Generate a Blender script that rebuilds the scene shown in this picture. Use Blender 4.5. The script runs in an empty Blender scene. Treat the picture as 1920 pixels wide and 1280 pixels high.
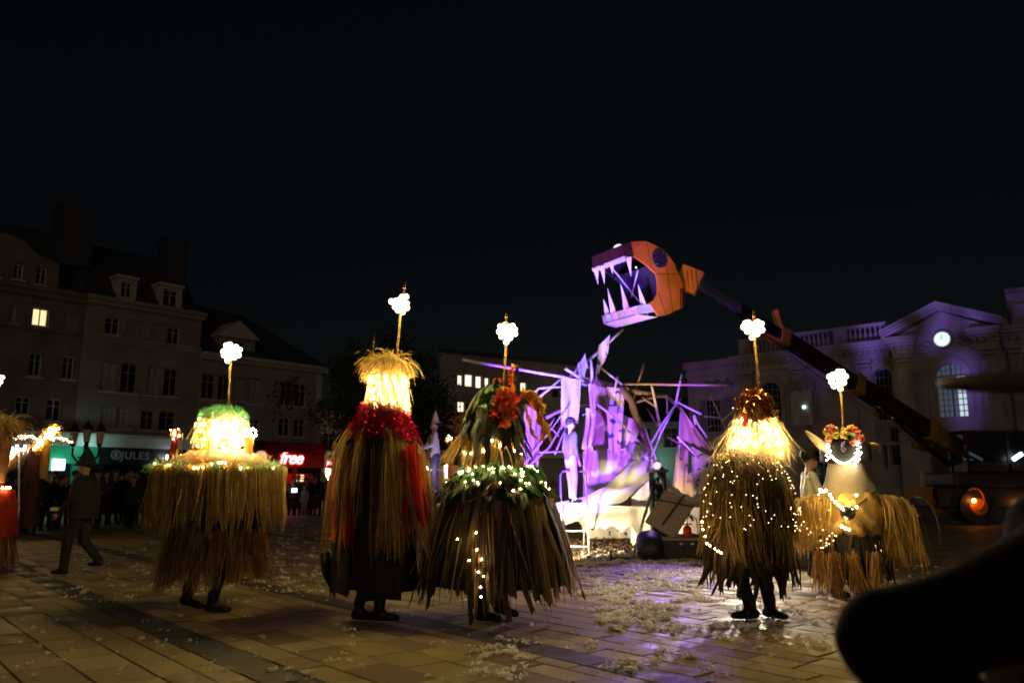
import bpy, bmesh, math, random
import numpy as np
from mathutils import Vector as V, Matrix, Euler
random.seed(7); RNG = np.random.default_rng(7)
SC = bpy.context.scene
COL = SC.collection
R = math.radians
# ------------------------------------------------------------------ camera
CAM_H = 1.4; TILT = math.atan(265 / 1493); FPX = 1493.0
cam_data = bpy.data.cameras.new("camera"); cam = bpy.data.objects.new("camera", cam_data); COL.objects.link(cam)
cam.location = (0, 0, CAM_H); cam.rotation_euler = (R(90) + TILT, 0, 0)
cam_data.sensor_width = 36; cam_data.lens = 28.0
cam_data.clip_start = 0.05; cam_data.clip_end = 2000
cam_data.dof.use_dof = True; cam_data.dof.focus_distance = 9.6; cam_data.dof.aperture_fstop = 2.2
SC.camera = cam
# ------------------------------------------------------------------ sky, faint city glow, exposure
W = bpy.data.worlds.new("World"); SC.world = W; W.use_nodes = True
wn = W.node_tree.nodes; wl = W.node_tree.links; wn.clear()
sky = wn.new("ShaderNodeTexSky"); sky.sky_type = 'NISHITA'; sky.sun_disc = False
sky.sun_elevation = R(8.0); sky.sun_rotation = R(200); sky.air_density = 1.0; sky.dust_density = 1.0; sky.ozone_density = 1.0
bgn = wn.new("ShaderNodeBackground"); bgn.inputs[1].default_value = 0.0008
wo = wn.new("ShaderNodeOutputWorld")
wl.new(sky.outputs[0], bgn.inputs[0]); wl.new(bgn.outputs[0], wo.inputs[0])
sun_d = bpy.data.lights.new("city_glow", 'SUN'); sun_d.energy = 0.1; sun_d.angle = R(35); sun_d.color = (1.0, 0.80, 0.62)
sun_o = bpy.data.objects.new("city_glow", sun_d); COL.objects.link(sun_o)
sun_o.rotation_euler = (R(77), 0, R(4))
SC.view_settings.view_transform = 'Standard'; SC.view_settings.look = 'None'
SC.view_settings.exposure = 0.3; SC.view_settings.gamma = 1; SC.view_settings.use_curve_mapping = False
SC.cycles.use_denoising = True
SC.cycles.max_bounces = 5; SC.cycles.diffuse_bounces = 3; SC.cycles.glossy_bounces = 3
SC.cycles.transmission_bounces = 3; SC.cycles.transparent_max_bounces = 8
SC.cycles.sample_clamp_indirect = 2.0; SC.cycles.sample_clamp_direct = 0
SC.cycles.use_light_tree = True; SC.cycles.filter_width = 1.8
SC.cycles.caustics_reflective = False; SC.cycles.caustics_refractive = False

# ------------------------------------------------------------------ where a photo point stands at a given distance
def ray(px, py):
    u = (px - 960) / FPX; v = (640 - py) / FPX
    return V((u, math.cos(TILT) - v * math.sin(TILT), math.sin(TILT) + v * math.cos(TILT)))
def at(px, py, Y):
    d = ray(px, py); return V((0, 0, CAM_H)) + d * (Y / d.y)
def on_ground(px, py, z=0.0):
    d = ray(px, py); return V((0, 0, CAM_H)) + d * ((z - CAM_H) / d.z)

# ------------------------------------------------------------------ materials
MATS = {}
def mat(name, c, rough=0.75, metal=0.0, var=0.2, scale=6.0, island=0.0, hue=0.0, bump=0.0, bscale=60.0, emit=None, es=0.0,
        c2=None, cmix=(0.45, 0.6), trans=0.0, spec=0.4, coords='Object', detail=4, stretch=(1, 1, 1)):
    m = bpy.data.materials.new(name); m.use_nodes = True; MATS[name] = m
    nt = m.node_tree; N = nt.nodes; L = nt.links
    b = N["Principled BSDF"]
    b.inputs["Roughness"].default_value = rough; b.inputs["Metallic"].default_value = metal
    b.inputs["Specular IOR Level"].default_value = spec
    tc = N.new("ShaderNodeTexCoord"); mp = N.new("ShaderNodeMapping"); mp.inputs['Scale'].default_value = stretch
    L.new(tc.outputs[coords], mp.inputs[0])
    nz = N.new("ShaderNodeTexNoise"); nz.inputs['Scale'].default_value = scale; nz.inputs['Detail'].default_value = detail
    L.new(mp.outputs[0], nz.inputs['Vector'])
    if c2 is not None:
        rp = N.new("ShaderNodeValToRGB"); rp.color_ramp.elements[0].position = cmix[0]; rp.color_ramp.elements[1].position = cmix[1]
        rp.color_ramp.elements[0].color = (*c, 1); rp.color_ramp.elements[1].color = (*c2, 1)
        L.new(nz.outputs[0], rp.inputs[0]); col = rp.outputs[0]
    else:
        rgb = N.new("ShaderNodeRGB"); rgb.outputs[0].default_value = (*c, 1); col = rgb.outputs[0]
    mr = N.new("ShaderNodeMapRange"); mr.inputs[1].default_value = 0.3; mr.inputs[2].default_value = 0.7
    mr.inputs[3].default_value = 1 - var; mr.inputs[4].default_value = 1 + var
    L.new(nz.outputs[0], mr.inputs[0]); val = mr.outputs[0]
    hs = N.new("ShaderNodeHueSaturation"); L.new(col, hs.inputs['Color'])
    if island or hue:
        ge = N.new("ShaderNodeNewGeometry")
        m2 = N.new("ShaderNodeMapRange"); m2.inputs[3].default_value = 1 - island; m2.inputs[4].default_value = 1 + island
        L.new(ge.outputs['Random Per Island'], m2.inputs[0])
        mm = N.new("ShaderNodeMath"); mm.operation = 'MULTIPLY'; L.new(val, mm.inputs[0]); L.new(m2.outputs[0], mm.inputs[1]); val = mm.outputs[0]
        if hue:
            m3 = N.new("ShaderNodeMapRange"); m3.inputs[3].default_value = 0.5 - hue; m3.inputs[4].default_value = 0.5 + hue
            f = N.new("ShaderNodeMath"); f.operation = 'FRACT'; k = N.new("ShaderNodeMath"); k.operation = 'MULTIPLY'; k.inputs[1].default_value = 17.3
            L.new(ge.outputs['Random Per Island'], k.inputs[0]); L.new(k.outputs[0], f.inputs[0]); L.new(f.outputs[0], m3.inputs[0]); L.new(m3.outputs[0], hs.inputs['Hue'])
    L.new(val, hs.inputs['Value']); L.new(hs.outputs[0], b.inputs['Base Color'])
    if bump:
        n2 = N.new("ShaderNodeTexNoise"); n2.inputs['Scale'].default_value = bscale; n2.inputs['Detail'].default_value = 5
        L.new(mp.outputs[0], n2.inputs['Vector'])
        bp = N.new("ShaderNodeBump"); bp.inputs['Strength'].default_value = bump; bp.inputs['Distance'].default_value = 0.02
        L.new(n2.outputs[0], bp.inputs['Height']); L.new(bp.outputs[0], b.inputs['Normal'])
    if emit is not None:
        b.inputs['Emission Color'].default_value = (*emit, 1); b.inputs['Emission Strength'].default_value = es
    if trans:
        out = N['Material Output']; tr = N.new("ShaderNodeBsdfTranslucent"); mx = N.new("ShaderNodeMixShader"); mx.inputs[0].default_value = trans
        L.new(hs.outputs[0], tr.inputs[0]); L.new(b.outputs[0], mx.inputs[1]); L.new(tr.outputs[0], mx.inputs[2]); L.new(mx.outputs[0], out.inputs[0])
    return m
def glow(name, c, s):
    m = bpy.data.materials.new(name); m.use_nodes = True; MATS[name] = m
    b = m.node_tree.nodes["Principled BSDF"]; b.inputs['Base Color'].default_value = (0.06, 0.06, 0.06, 1)
    b.inputs['Emission Color'].default_value = (*c, 1); b.inputs['Emission Strength'].default_value = s
    return m

# ------------------------------------------------------------------ objects
def tag(o, label=None, cat=None, group=None, kind=None):
    if label: o["label"] = label
    if cat: o["category"] = cat
    if group: o["group"] = group
    if kind: o["kind"] = kind
    return o
def empty(name, loc=(0, 0, 0), rz=0.0, label=None, cat=None, group=None, kind=None):
    o = bpy.data.objects.new(name, None); COL.objects.link(o); o.location = loc; o.rotation_euler = (0, 0, rz); o.empty_display_size = 0.2
    return tag(o, label, cat, group, kind)
def link(name, me, parent=None, m=None):
    o = bpy.data.objects.new(name, me); COL.objects.link(o)
    if parent is not None: o.parent = parent
    if m is not None:
        ms = m if isinstance(m, (list, tuple)) else [m]
        me.materials.clear()
        for q in ms: me.materials.append(MATS[q] if isinstance(q, str) else q)
    return o
def copy_tree(o, parent=None):
    c = o.copy(); COL.objects.link(c); c.parent = parent
    for ch in list(o.children): copy_tree(ch, c)
    return c
def basis(d):
    d = V(d).normalized(); up = V((0, 0, 1)) if abs(d.z) < 0.95 else V((1, 0, 0))
    a = d.cross(up).normalized(); b = a.cross(d).normalized(); return a, b
ICO_V = None
def _ico():
    global ICO_V, ICO_F
    bm = bmesh.new(); bmesh.ops.create_icosphere(bm, subdivisions=1, radius=1.0)
    ICO_V = [v.co.copy() for v in bm.verts]; ICO_F = [tuple(v.index for v in f.verts) for f in bm.faces]; bm.free()
_ico()
class MB:
    """collects shapes for ONE mesh object"""
    def __init__(s): s.v = []; s.f = []; s.mi = []; s.cur = 0
    def add(s, vs, fs):
        k = len(s.v); s.v.extend([tuple(q) for q in vs]); s.f.extend([tuple(k + i for i in f) for f in fs]); s.mi.extend([s.cur] * len(fs)); return s
    def box(s, x0, x1, y0, y1, z0, z1, M=None):
        vs = [V((x, y, z)) for z in (z0, z1) for y in (y0, y1) for x in (x0, x1)]
        if M is not None: vs = [M @ q for q in vs]
        return s.add(vs, [(0, 2, 3, 1), (4, 5, 7, 6), (0, 1, 5, 4), (2, 6, 7, 3), (0, 4, 6, 2), (1, 3, 7, 5)])
    def bevbox(s, x0, x1, y0, y1, z0, z1, b=0.02, M=None):
        bm = bmesh.new(); bmesh.ops.create_cube(bm, size=1.0)
        for q in bm.verts: q.co = V((x0 + (q.co.x + .5) * (x1 - x0), y0 + (q.co.y + .5) * (y1 - y0), z0 + (q.co.z + .5) * (z1 - z0)))
        bmesh.ops.bevel(bm, geom=list(bm.edges), offset=b, segments=2, affect='EDGES', profile=0.6)
        vs = [q.co.copy() for q in bm.verts]; bm.verts.index_update(); fs = [tuple(q.index for q in f.verts) for f in bm.faces]; bm.free()
        if M is not None: vs = [M @ q for q in vs]
        return s.add(vs, fs)
    def tube(s, pts, rad, n=8, cap=True, sq=None):
        pts = [V(p) for p in pts]
        if not isinstance(rad, (list, tuple)): rad = [rad] * len(pts)
        vs = []; fs = []
        a0 = None
        for i, p in enumerate(pts):
            d = (pts[min(i + 1, len(pts) - 1)] - pts[max(i - 1, 0)])
            a, b = basis(d)
            if a0 is not None:
                dn = d.normalized(); a = (a0 - dn * a0.dot(dn)).normalized(); b = a.cross(dn) * -1; b = dn.cross(a) * -1
            a0 = a
            for k in range(n):
                t = 2 * math.pi * k / n
                vs.append(p + (a * math.cos(t) + b * math.sin(t)) * rad[i])
        for i in range(len(pts) - 1):
            for k in range(n):
                k2 = (k + 1) % n
                fs.append((i * n + k, i * n + k2, (i + 1) * n + k2, (i + 1) * n + k))
        if cap:
            fs.append(tuple(range(n - 1, -1, -1))); fs.append(tuple((len(pts) - 1) * n + k for k in range(n)))
        return s.add(vs, fs)
    def bar(s, p, q, w, h, roll=0.0):
        p = V(p); q = V(q); a, b = basis(q - p)
        if roll: a, b = a * math.cos(roll) + b * math.sin(roll), b * math.cos(roll) - a * math.sin(roll)
        vs = [e + a * sx * w / 2 + b * sy * h / 2 for e in (p, q) for sx, sy in ((-1, -1), (1, -1), (1, 1), (-1, 1))]
        return s.add(vs, [(3, 2, 1, 0), (4, 5, 6, 7), (0, 1, 5, 4), (1, 2, 6, 5), (2, 3, 7, 6), (3, 0, 4, 7)])
    def ico(s, c, r, sc=(1, 1, 1)):
        c = V(c); return s.add([c + V((q.x * r * sc[0], q.y * r * sc[1], q.z * r * sc[2])) for q in ICO_V], ICO_F)
    def ball(s, c, r, n=12, m=8, sc=(1, 1, 1)):
        c = V(c); vs = [c + V((0, 0, r * sc[2]))]; fs = []
        for i in range(1, m):
            t = math.pi * i / m
            for k in range(n):
                p = 2 * math.pi * k / n; vs.append(c + V((r * sc[0] * math.sin(t) * math.cos(p), r * sc[1] * math.sin(t) * math.sin(p), r * sc[2] * math.cos(t))))
        vs.append(c - V((0, 0, r * sc[2])))
        for k in range(n): fs.append((0, 1 + k, 1 + (k + 1) % n))
        for i in range(m - 2):
            for k in range(n): fs.append((1 + i * n + k, 1 + (i + 1) * n + k, 1 + (i + 1) * n + (k + 1) % n, 1 + i * n + (k + 1) % n))
        e = len(vs) - 1; o = 1 + (m - 2) * n
        for k in range(n): fs.append((e, o + (k + 1) % n, o + k))
        return s.add(vs, fs)
    def lathe(s, prof, n=24, c=(0, 0, 0), wob=0.0, ph=0.0, sx=1.0, sy=1.0):
        c = V(c); vs = []; fs = []
        for i, (r, z) in enumerate(prof):
            for k in range(n):
                t = 2 * math.pi * k / n + ph; w = 1 + wob * (math.sin(5 * t + i) * .5 + math.sin(9 * t + 2 * i) * .5)
                vs.append(c + V((sx * r * w * math.cos(t), sy * r * w * math.sin(t), z)))
        for i in range(len(prof) - 1):
            for k in range(n): fs.append((i * n + k, i * n + (k + 1) % n, (i + 1) * n + (k + 1) % n, (i + 1) * n + k))
        return s.add(vs, fs)
    def prism(s, poly, y0, y1, M=None):
        """poly in (x, z), extruded along y"""
        n = len(poly); vs = [V((x, y, z)) for y in (y0, y1) for x, z in poly]
        if M is not None: vs = [M @ q for q in vs]
        fs = [tuple(range(n)), tuple(range(2 * n - 1, n - 1, -1))] + [(i, i + n, (i + 1) % n + n, (i + 1) % n) for i in range(n)]
        return s.add(vs, fs)
    def mesh(s, name, smooth=False):
        me = bpy.data.meshes.new(name); me.from_pydata(s.v, [], s.f)
        if any(s.mi): me.polygons.foreach_set("material_index", s.mi)
        if smooth: me.polygons.foreach_set("use_smooth", [True] * len(me.polygons))
        me.update(); return me
    def build(s, name, m, parent=None, smooth=False, label=None, cat=None, group=None, kind=None):
        o = link(name, s.mesh(name, smooth), parent, m); return tag(o, label, cat, group, kind)
def text_mesh(name, body, size, m, parent, loc, shear=0.0, spacing=1.0, extrude=.02, offset=0.0):
    cu = bpy.data.curves.new(name, 'FONT'); cu.body = body; cu.size = size; cu.extrude = extrude; cu.shear = shear; cu.space_character = spacing; cu.offset = offset
    t = bpy.data.objects.new("tmp", cu); COL.objects.link(t); me = bpy.data.meshes.new_from_object(t.evaluated_get(bpy.context.evaluated_depsgraph_get()))
    bpy.data.objects.remove(t); bpy.data.curves.remove(cu)
    o = link(name, me, parent, m); o.location = loc; o.rotation_euler = (R(90), 0, 0); return o
def mesh_np(name, verts, quads):
    me = bpy.data.meshes.new(name); nv = len(verts); nf = len(quads)
    me.vertices.add(nv); me.vertices.foreach_set("co", np.asarray(verts, dtype=np.float32).ravel())
    me.loops.add(nf * 4); me.loops.foreach_set("vertex_index", np.asarray(quads, dtype=np.int32).ravel())
    me.polygons.add(nf); me.polygons.foreach_set("loop_start", np.arange(0, nf * 4, 4, dtype=np.int32))
    me.update(calc_edges=True); return me
def strands(name, roots, dirs, lens, width, m, parent, seg=5, grav=0.35, jit=0.12, taper=0.5, label=None, clump=0, floor=None):
    """many thin drooping fibres as one mesh (too fine to pick apart: stuff)"""
    p = np.array(roots, float); d = np.array(dirs, float); N = len(p)
    d /= np.linalg.norm(d, axis=1, keepdims=True) + 1e-9
    ln = (np.ones(N) * lens if np.isscalar(lens) else np.array(lens, float)); w = (np.ones(N) * width if np.isscalar(width) else np.array(width, float))
    th = RNG.uniform(0, 2 * np.pi, N); side = np.stack([np.cos(th), np.sin(th), RNG.uniform(-.3, .3, N)], 1)
    out = np.zeros((N, seg + 1, 2, 3)); sway = RNG.normal(0, jit, (N, 3))
    for k in range(seg + 1):
        ww = (w * (1 - taper * (k / seg) ** 2) / 2)[:, None]
        out[:, k, 0] = p - side * ww; out[:, k, 1] = p + side * ww
        d = d + np.array([0, 0, -grav]) + sway * .5 + RNG.normal(0, jit, (N, 3)) * .6
        d /= np.linalg.norm(d, axis=1, keepdims=True) + 1e-9
        p = p + d * (ln / seg)[:, None]
        if floor is not None: p[:, 2] = np.maximum(p[:, 2], floor)
    if clump and N > clump:
        cen = RNG.choice(N, clump, replace=False); ro_ = np.array(roots, float); mid = out.mean(2); cm = mid[cen]; ids = np.zeros(N, int)
        for s0 in range(0, N, 500): ids[s0:s0 + 500] = ((ro_[s0:s0 + 500, None, :] - ro_[cen][None]) ** 2).sum(2).argmin(1)
        k_ = (np.arange(seg + 1) / seg)[None, :, None] * RNG.uniform(.35, .9, (N, 1, 1))
        out += ((cm[ids] - mid) * k_)[:, :, None, :]
    b = (np.arange(N) * (seg + 1) * 2)[:, None]; q = np.arange(seg)[None, :] * 2 + b
    quads = np.stack([q, q + 1, q + 3, q + 2], -1).reshape(-1, 4)
    o = link(name, mesh_np(name, out.reshape(-1, 3), quads), parent, m)
    return tag(o, label, kind="stuff")
def ring_roots(N, r, z, dz=0.02, rx=1.0, ry=1.0, dr=0.02, a0=0, a1=2 * math.pi):
    t = RNG.uniform(a0, a1, N); rr = r + RNG.normal(0, dr, N) if np.isscalar(r) else r
    ro = np.stack([rr * rx * np.cos(t), rr * ry * np.sin(t), z + RNG.uniform(-dz, dz, N)], 1)
    return ro, t
def ring_fringe(name, N, r, z, ln, width, m, parent, out=0.4, down=1.0, grav=.3, jit=.08, dz=.03, dr=.02, rx=1, ry=1, lj=.2, a0=0, a1=2 * math.pi, **k):
    ro, t = ring_roots(N, r, z, dz, rx, ry, dr, a0, a1)
    di = np.stack([np.cos(t) * out, np.sin(t) * out, -down * np.ones(N)], 1) + RNG.normal(0, .08, (N, 3))
    return strands(name, ro, di, ln * RNG.uniform(1 - lj, 1 + lj, N), width * RNG.uniform(.6, 1.4, N), m, parent, grav=grav, jit=jit, **k)
def lamp(name, kind, loc, energy, color, parent=None, target=None, size=0.1, angle=60, blend=0.5):
    d = bpy.data.lights.new(name, kind); d.energy = energy; d.color = color
    if kind == 'SPOT': d.spot_size = R(angle); d.spot_blend = blend; d.shadow_soft_size = size
    elif kind == 'AREA': d.size = size
    else: d.shadow_soft_size = size
    o = bpy.data.objects.new(name, d); COL.objects.link(o); o.location = loc
    if target is not None: o.rotation_euler = (V(target) - V(loc)).to_track_quat('-Z', 'Y').to_euler()
    if parent is not None:
        bpy.context.view_layer.update(); o.parent = parent; o.matrix_parent_inverse = parent.matrix_world.inverted()
    return o
def blob(name, caps, voxel, mats, parent=None, smooth=2):
    """one continuous surface round tapered limbs: caps = (p, q, rp, rq, material index[, flatten])"""
    mb = MB()
    for c in caps:
        p, q, ra, rb = V(c[0]), V(c[1]), c[2], c[3]
        n = 5; d = q - p; L = max(d.length, 1e-6); dn = d / L
        pts = [p - dn * ra * .92, p - dn * ra * .6, p, p.lerp(q, .5), q, q + dn * rb * .6, q + dn * rb * .92]
        rs = [ra * .38, ra * .8, ra, (ra + rb) / 2, rb, rb * .8, rb * .38]
        fl = c[5] if len(c) > 5 else None
        k = len(mb.v); mb.tube(pts, rs, 10)
        if fl:
            cc = (p + q) / 2
            for i in range(k, len(mb.v)):
                x, y, z = mb.v[i]; mb.v[i] = (cc.x + (x - cc.x) * fl[0], cc.y + (y - cc.y) * fl[1], z)
    me = mb.mesh(name + "_cage"); tmp = bpy.data.objects.new("tmp", me); COL.objects.link(tmp)
    rm = tmp.modifiers.new("r", 'REMESH'); rm.mode = 'VOXEL'; rm.voxel_size = voxel
    sm = tmp.modifiers.new("s", 'SMOOTH'); sm.iterations = smooth; sm.factor = .5
    dg = bpy.context.evaluated_depsgraph_get(); ev = tmp.evaluated_get(dg); out = bpy.data.meshes.new_from_object(ev)
    bpy.data.objects.remove(tmp); bpy.data.meshes.remove(me); out.name = name
    nf = len(out.polygons); cen = np.zeros(nf * 3); out.polygons.foreach_get("center", cen); cen = cen.reshape(-1, 3)
    best = np.full(nf, 1e9); idx = np.zeros(nf, int)
    for c in caps:
        p = np.array(c[0], float); q = np.array(c[1], float); d = q - p; t = np.clip(((cen - p) @ d) / (d @ d + 1e-9), 0, 1)
        dist = np.linalg.norm(cen - (p + t[:, None] * d), axis=1) / (c[2] + (c[3] - c[2]) * t)
        w = dist < best; best[w] = dist[w]; idx[w] = c[4]
    out.materials.clear()
    o = link(name, out, parent, mats)
    out.polygons.foreach_set("material_index", idx.astype(np.int32)); out.polygons.foreach_set("use_smooth", [True] * nf); out.update()
    return o
# ------------------------------------------------------------------ shared materials
def tile_mat(name, c, dark=False):
    m = bpy.data.materials.new(name); m.use_nodes = True; MATS[name] = m
    N = m.node_tree.nodes; L = m.node_tree.links; b = N["Principled BSDF"]; b.inputs["Specular IOR Level"].default_value = .22
    oi = N.new("ShaderNodeObjectInfo"); ge = N.new("ShaderNodeNewGeometry"); tc = N.new("ShaderNodeTexCoord")
    ad = N.new("ShaderNodeMath"); ad.operation = 'ADD'; L.new(oi.outputs['Random'], ad.inputs[0]); L.new(ge.outputs['Random Per Island'], ad.inputs[1])
    fr = N.new("ShaderNodeMath"); fr.operation = 'FRACT'; L.new(ad.outputs[0], fr.inputs[0])
    rp = N.new("ShaderNodeValToRGB"); e = rp.color_ramp.elements
    if dark:
        e[0].color = (c[0] * .8, c[1] * .8, c[2] * .8, 1); e[1].color = (c[0] * 1.2, c[1] * 1.2, c[2] * 1.2, 1)
    else:
        e[0].position = 0; e[0].color = (c[0] * .62, c[1] * .52, c[2] * .46, 1); e[1].position = 1; e[1].color = (c[0] * 1.3, c[1] * 1.3, c[2] * 1.3, 1)
        k = e.new(.3); k.color = (c[0] * .92, c[1] * .9, c[2] * .88, 1); k = e.new(.7); k.color = (c[0] * 1.08, c[1] * 1.07, c[2] * 1.0, 1)
    L.new(fr.outputs[0], rp.inputs[0])
    nz = N.new("ShaderNodeTexNoise"); nz.inputs['Scale'].default_value = 3.5; nz.inputs['Detail'].default_value = 8; L.new(ge.outputs['Position'], nz.inputs['Vector'])
    n2 = N.new("ShaderNodeTexNoise"); n2.inputs['Scale'].default_value = 90; n2.inputs['Detail'].default_value = 4; L.new(ge.outputs['Position'], n2.inputs['Vector'])
    mr = N.new("ShaderNodeMapRange"); mr.inputs[1].default_value = .3; mr.inputs[2].default_value = .7; mr.inputs[3].default_value = .72; mr.inputs[4].default_value = 1.18; L.new(nz.outputs[0], mr.inputs[0])
    m4 = N.new("ShaderNodeMapRange"); m4.inputs[1].default_value = .25; m4.inputs[2].default_value = .75; m4.inputs[3].default_value = .8; m4.inputs[4].default_value = 1.2; L.new(n2.outputs[0], m4.inputs[0])
    mu = N.new("ShaderNodeMath"); mu.operation = 'MULTIPLY'; L.new(mr.outputs[0], mu.inputs[0]); L.new(m4.outputs[0], mu.inputs[1])
    hs = N.new("ShaderNodeHueSaturation"); L.new(rp.outputs[0], hs.inputs['Color']); L.new(mu.outputs[0], hs.inputs['Value']); L.new(hs.outputs[0], b.inputs['Base Color'])
    r2 = N.new("ShaderNodeMapRange"); r2.inputs[1].default_value = .35; r2.inputs[2].default_value = .65; r2.inputs[3].default_value = .42; r2.inputs[4].default_value = .78; L.new(nz.outputs[0], r2.inputs[0]); L.new(r2.outputs[0], b.inputs['Roughness'])
    bp = N.new("ShaderNodeBump"); bp.inputs['Strength'].default_value = .25; bp.inputs['Distance'].default_value = .004; L.new(n2.outputs[0], bp.inputs['Height']); L.new(bp.outputs[0], b.inputs['Normal'])
tile_mat("paving", (.27, .215, .12)); tile_mat("paving_dark", (.055, .052, .05), True)
mat("joint", (.045, .038, .03), .95, var=.3, scale=2)
mat("foam", (.92, .90, .85), .9, var=.06, scale=30, island=.08, trans=.5)
mat("plaster", (.24, .19, .165), .9, var=.22, scale=.8, bump=.25, bscale=14)
mat("plaster_grey", (.25, .215, .19), .9, var=.2, scale=.7, bump=.25, bscale=14)
mat("plaster_cream", (.36, .32, .25), .9, var=.15, scale=.8, bump=.2, bscale=12)
mat("plaster_orange", (.42, .15, .08), .9, var=.15, scale=1)
mat("brick_brown", (.17, .115, .085), .9, var=.25, scale=1.2, bump=.3, bscale=20)
mat("stone", (.33, .27, .25), .85, var=.2, scale=.9, bump=.3, bscale=9)
mat("stone_dark", (.2, .17, .16), .85, var=.25, scale=2, bump=.3, bscale=9)
mat("slate", (.035, .037, .042), .7, var=.35, scale=3, stretch=(1, 1, 4))
mat("trim_white", (.40, .37, .34), .7, var=.12, scale=2)
mat("glass_dark", (.012, .013, .016), .08, var=.2, scale=.6, spec=.7)
mat("curtain", (.3, .28, .26), .9, var=.3, scale=3, stretch=(6, 6, 1))
mat("shutter", (.22, .19, .175), .8, var=.1, scale=4)
mat("iron", (.012, .012, .013), .5, metal=.6, var=.3, scale=9)
mat("shop_black", (.015, .015, .016), .4, var=.3, scale=2)
mat("shop_red", (.45, .012, .02), .5, var=.2, scale=2)
mat("shop_dark_red", (.14, .006, .008), .5, var=.2, scale=2)
mat("shop_green", (.02, .30, .17), .5, var=.15, scale=2)
mat("fascia", (.6, .6, .57), .6, var=.12, scale=1.5)
mat("sign_grey", (.32, .33, .36), .5, var=.1)
mat("bark", (.06, .045, .03), .9, var=.3, scale=12, bump=.6, bscale=25)
mat("leaf_tree", (.045, .06, .02), .7, var=.3, scale=4, island=.5, hue=.02, trans=.3)
glow("lit_warm", (1, .72, .36), 1.1); glow("lit_white", (1, .88, .62), 1.3); glow("lit_cool", (.72, .9, .95), .62); glow("lit_cool_dim", (.55, .75, .9), .07)
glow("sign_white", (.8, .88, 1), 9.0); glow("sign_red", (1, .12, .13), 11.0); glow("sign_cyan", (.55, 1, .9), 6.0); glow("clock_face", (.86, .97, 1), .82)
glow("shop_glow", (1, .86, .6), 6.0); glow("sign_pink", (1, .45, .35), .55)

# ------------------------------------------------------------------ ground and paving
gnd = MB().add([(-260, -40, -.014), (260, -40, -.014), (260, 400, -.014), (-260, 400, -.014)], [(0, 1, 2, 3)]).build("ground", "joint", kind="structure")
tag(gnd, "stone paved town square", None)
GA = V((-.6547, .7559, 0)); GB = V((.7559, .6547, 0))
def in_view(p, m=60):
    if p.y < 3.2: return False
    q = p - V((0, 0, CAM_H)); f = V((0, math.cos(TILT), math.sin(TILT))); up = V((0, -math.sin(TILT), math.cos(TILT)))
    d = q.dot(f); x = 960 + FPX * q.x / d; y = 640 - FPX * q.dot(up) / d
    return -m < x < 1920 + m and y < 1280 + min(m, 400) + 40
tiles = []
b0 = -6.0
BANDS = ((2.58, 2.94), (4.72, 5.06), (9.6, 9.95))
while b0 < 36:
    dark = False
    nb = None
    for lo, hi in BANDS:
        if abs(b0 - lo) < .006: dark = True; nb = hi
    if nb is None:
        w = random.choice((.265, .265, .265, .40)) if b0 < 2.5 else (random.choice((.265, .265, .40)) if b0 < 5 else .265)
        nb = b0 + w
        for lo, hi in BANDS:
            if b0 < lo - .006 and nb > lo - .12: nb = lo
    a0 = -22 + random.uniform(0, .6)
    while a0 < 44:
        ln = .9 if dark else random.choice((.42, .55, .55, .68))
        c = GA * (a0 + ln / 2) + GB * ((b0 + nb) / 2)
        if 3.2 < c.y < 30 and in_view(c, 700): tiles.append((c, a0, ln, b0, nb, dark))
        a0 += ln
    b0 = nb
tiles.sort(key=lambda t: (not in_view(t[0], 40), t[0].length))
TILE_ME = {}
rot_tile = math.atan2(GA.y, GA.x)
def tile_mesh(ln, w, dark):
    k = (round(ln, 2), round(w, 2), dark)
    if k not in TILE_ME:
        g = .0055; x, y = ln / 2 - g, w / 2 - g; c = .006
        vs = [(-x, -y, -.013), (x, -y, -.013), (x, y, -.013), (-x, y, -.013), (-x, -y, -c), (x, -y, -c), (x, y, -c), (-x, y, -c), (-x + c, -y + c, 0), (x - c, -y + c, 0), (x - c, y - c, 0), (-x + c, y - c, 0)]
        fs = [(0, 1, 5, 4), (1, 2, 6, 5), (2, 3, 7, 6), (3, 0, 4, 7), (4, 5, 9, 8), (5, 6, 10, 9), (6, 7, 11, 10), (7, 4, 8, 11), (8, 9, 10, 11)]
        me = bpy.data.meshes.new("paving_stone"); me.from_pydata(vs, [], fs); me.materials.append(MATS["paving_dark" if dark else "paving"]); TILE_ME[k] = me
    return TILE_ME[k]
rest_v = []; rest_f = []; rest_dv = []; rest_df = []
for i, (c, a0, ln, lo, hi, dark) in enumerate(tiles):
    tz = random.uniform(-.003, .003); rx = random.gauss(0, .004); ry = random.gauss(0, .004)
    M = Matrix.Translation((c.x, c.y, tz)) @ Matrix.Rotation(rot_tile, 4, 'Z') @ Euler((rx, ry, 0)).to_matrix().to_4x4()
    me = tile_mesh(ln, hi - lo, dark)
    if i < 300:
        o = bpy.data.objects.new("paving_stone", me); COL.objects.link(o); o.matrix_world = M; o.parent = gnd
    else:
        V_, F_ = (rest_dv, rest_df) if dark else (rest_v, rest_f)
        k = len(V_); V_.extend([tuple(M @ v.co) for v in me.vertices][4:]); F_.extend([tuple(k + j - 4 for j in p.vertices) for p in list(me.polygons)[4:]])
for nm, V_, F_, mm in (("paving_stones", rest_v, rest_f, "paving"), ("dark_paving_stones", rest_dv, rest_df, "paving_dark")):
    o = link(nm, mesh_np(nm, V_, F_), gnd, mm); o["kind"] = "stuff"
far = MB()
for (y0, y1) in ((29.9, 75),):
    far.add([(-75, y0, -.009), (75, y0, -.009), (75, y1, -.009), (-75, y1, -.009)], [(0, 1, 2, 3)])
tag(far.build("distant_paving", "paving"), kind="structure")

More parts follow.
